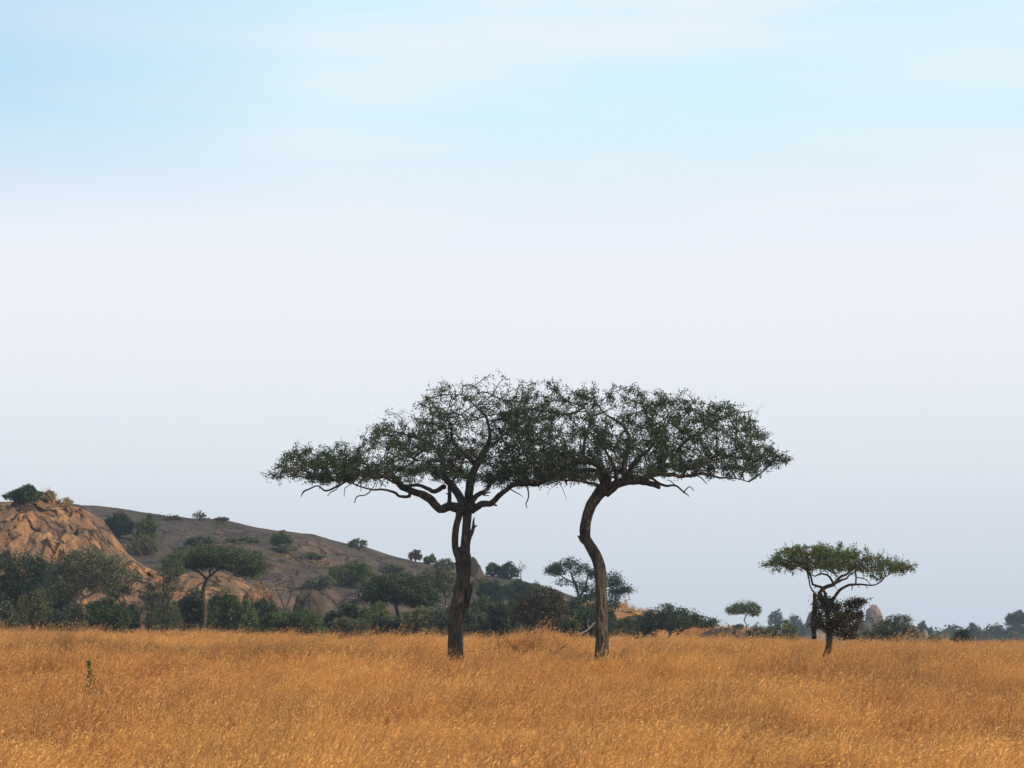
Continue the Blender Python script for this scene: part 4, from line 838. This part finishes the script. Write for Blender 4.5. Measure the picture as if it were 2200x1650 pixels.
for k in range(NV):
    o = tuft(900+k, H=.92 if k < 9 else 1.25, stems=46 if k < 9 else 22, rad=.36 if k < 9 else .22).build('grass_tuft', [M['grass'], M['seed']], smooth=False)
    o.name = 'grass_tuft_%02d' % k; COL.objects.unlink(o); GC.objects.link(o)
def field_points():
    g = np.random.default_rng(99); out = []
    def band(y0, y1, dens, scl, mg=4):
        hw1 = y1*1100/FPX+mg; A = (y1-y0)*2*hw1; n = int(A*dens); x = g.uniform(-hw1, hw1, n); y = g.uniform(y0, y1, n)
        k = np.abs(x) < y*1100/FPX+mg; x, y = x[k], y[k]; out.append(np.stack([x, y, G(x, y), np.full(len(x), scl)], 1))
    band(22, 45, 9, 1.0); band(45, 70, 7.5, 1.03); band(70, 105, 5.5, 1.08); band(105, 150, 4.5, 1.15); band(150, 185, 3.5, 1.2, 8)
    P = np.concatenate(out)
    # orange grass on the slope and on the cliff top
    ex = []
    for k in range(2600):
        y = g.uniform(182, 232); x = g.uniform(-8, 30); z = surf_z(x, y)
        if fbm(np.array((x, y, 0))*.12, 3, 5) > -.15 and z > G(x, y)+.05 or x > 14: ex.append((x, y, z, .7))
    for k in range(16):
        u = g.normal()*9+106 ; y = g.uniform(213, 222); x = (u-1100)/FPX*y; ex.append((x, y, surf_z(x, y), .8))
    for (u, v, su, n) in [(590, 1132, 10, 30), (555, 1153, 14, 40), (705, 1215, 30, 70), (640, 1195, 25, 60), (1100, 1238, 25, 60), (690, 1202, 16, 40), (875, 1235, 25, 40), (390, 1136, 20, 40), (480, 1150, 20, 30)]:
        for k in range(n):
            h = cast(u+g.normal()*su*.6, v+g.normal()*2.5+1)
            if h is not None and g.random() < .12: ex.append((h[0], h[1], h[2], .48))
    return np.concatenate([P, np.array(ex)])
GP = field_points(); g = np.random.default_rng(123); n = len(GP)
wig = fbm(np.stack([GP[:, 0]*.22, GP[:, 1]*.16, GP[:, 0]*0], -1), 3, 8)
me = bpy.data.meshes.new('grass'); me.vertices.add(n); me.vertices.foreach_set('co', (GP[:, :3]-np.array((0, 0, .03))).astype(np.float32).ravel())
rot = np.stack([g.normal(size=n)*.06, g.normal(size=n)*.1+wig*.55, g.normal(size=n)*.35+wig*.5], 1)
scl = GP[:, 3]*g.uniform(.6, 1.2, n)*(1+.42*fbm(np.stack([GP[:, 0]*.35, GP[:, 1]*.3, GP[:, 0]*0+4], -1), 3, 12))
idx = g.integers(0, NV-3, n); tall = g.random(n) < np.where(GP[:, 1] > 120, .04, .13); idx[tall] = g.integers(NV-3, NV, tall.sum())
# taller pale clump on the mound between the trunks
mound = (np.abs(GP[:, 0]-1.2) < 2.4) & (np.abs(GP[:, 1]-91) < 4); scl[mound] *= 1.12
a = me.attributes.new('rot', 'FLOAT_VECTOR', 'POINT'); a.data.foreach_set('vector', rot.astype(np.float32).ravel())
a = me.attributes.new('scl', 'FLOAT', 'POINT'); a.data.foreach_set('value', scl.astype(np.float32))
a = me.attributes.new('idx', 'INT', 'POINT'); a.data.foreach_set('value', idx.astype(np.int32))
grass = bpy.data.objects.new('grass', me); COL.objects.link(grass); me.materials.append(M['grass'])
ng = bpy.data.node_groups.new('grass_scatter', 'GeometryNodeTree'); ng.interface.new_socket('Geometry', in_out='INPUT', socket_type='NodeSocketGeometry'); ng.interface.new_socket('Geometry', in_out='OUTPUT', socket_type='NodeSocketGeometry')
gi = ng.nodes.new('NodeGroupInput'); go = ng.nodes.new('NodeGroupOutput'); ip = ng.nodes.new('GeometryNodeInstanceOnPoints'); ci = ng.nodes.new('GeometryNodeCollectionInfo')
ci.inputs['Collection'].default_value = GC; ci.inputs['Separate Children'].default_value = True; ci.inputs['Reset Children'].default_value = True
def na(nm, ty): q = ng.nodes.new('GeometryNodeInputNamedAttribute'); q.data_type = ty; q.inputs['Name'].default_value = nm; return q.outputs['Attribute']
k_ = ng.links; k_.new(gi.outputs[0], ip.inputs['Points']); k_.new(ci.outputs[0], ip.inputs['Instance']); ip.inputs['Pick Instance'].default_value = True
k_.new(na('idx', 'INT'), ip.inputs['Instance Index']); k_.new(na('rot', 'FLOAT_VECTOR'), ip.inputs['Rotation']); k_.new(na('scl', 'FLOAT'), ip.inputs['Scale']); k_.new(ip.outputs[0], go.inputs[0])
md = grass.modifiers.new('scatter', 'NODES'); md.node_group = ng
tag(grass, 'tall dry golden and russet grass filling the foreground field', 'grass', None, 'stuff')
print('grass tufts', n)

# ------------------------------------------------------------------ haze
if True:
    m, nn, ll = mat('haze_air'); v = nn.new('ShaderNodeVolumePrincipled'); v.inputs['Color'].default_value = (.62, .75, .95, 1); v.inputs['Density'].default_value = .00032; v.inputs['Anisotropy'].default_value = .2
    o = nn.new('ShaderNodeOutputMaterial'); ll.new(v.outputs[0], o.inputs['Volume'])
    b = MB(); x0, x1, y0, y1, z0, z1 = -700, 700, -55, 1000, -12, 60
    V = [(x, y, z) for z in (z0, z1) for y in (y0, y1) for x in (x0, x1)]
    b.add(V, [(0, 2, 3, 1), (4, 5, 7, 6), (0, 1, 5, 4), (2, 6, 7, 3), (0, 4, 6, 2), (1, 3, 7, 5)])
    tag(b.build('haze', m, smooth=False), 'thin pale blue haze in the air over the plain', 'haze', None, 'stuff')
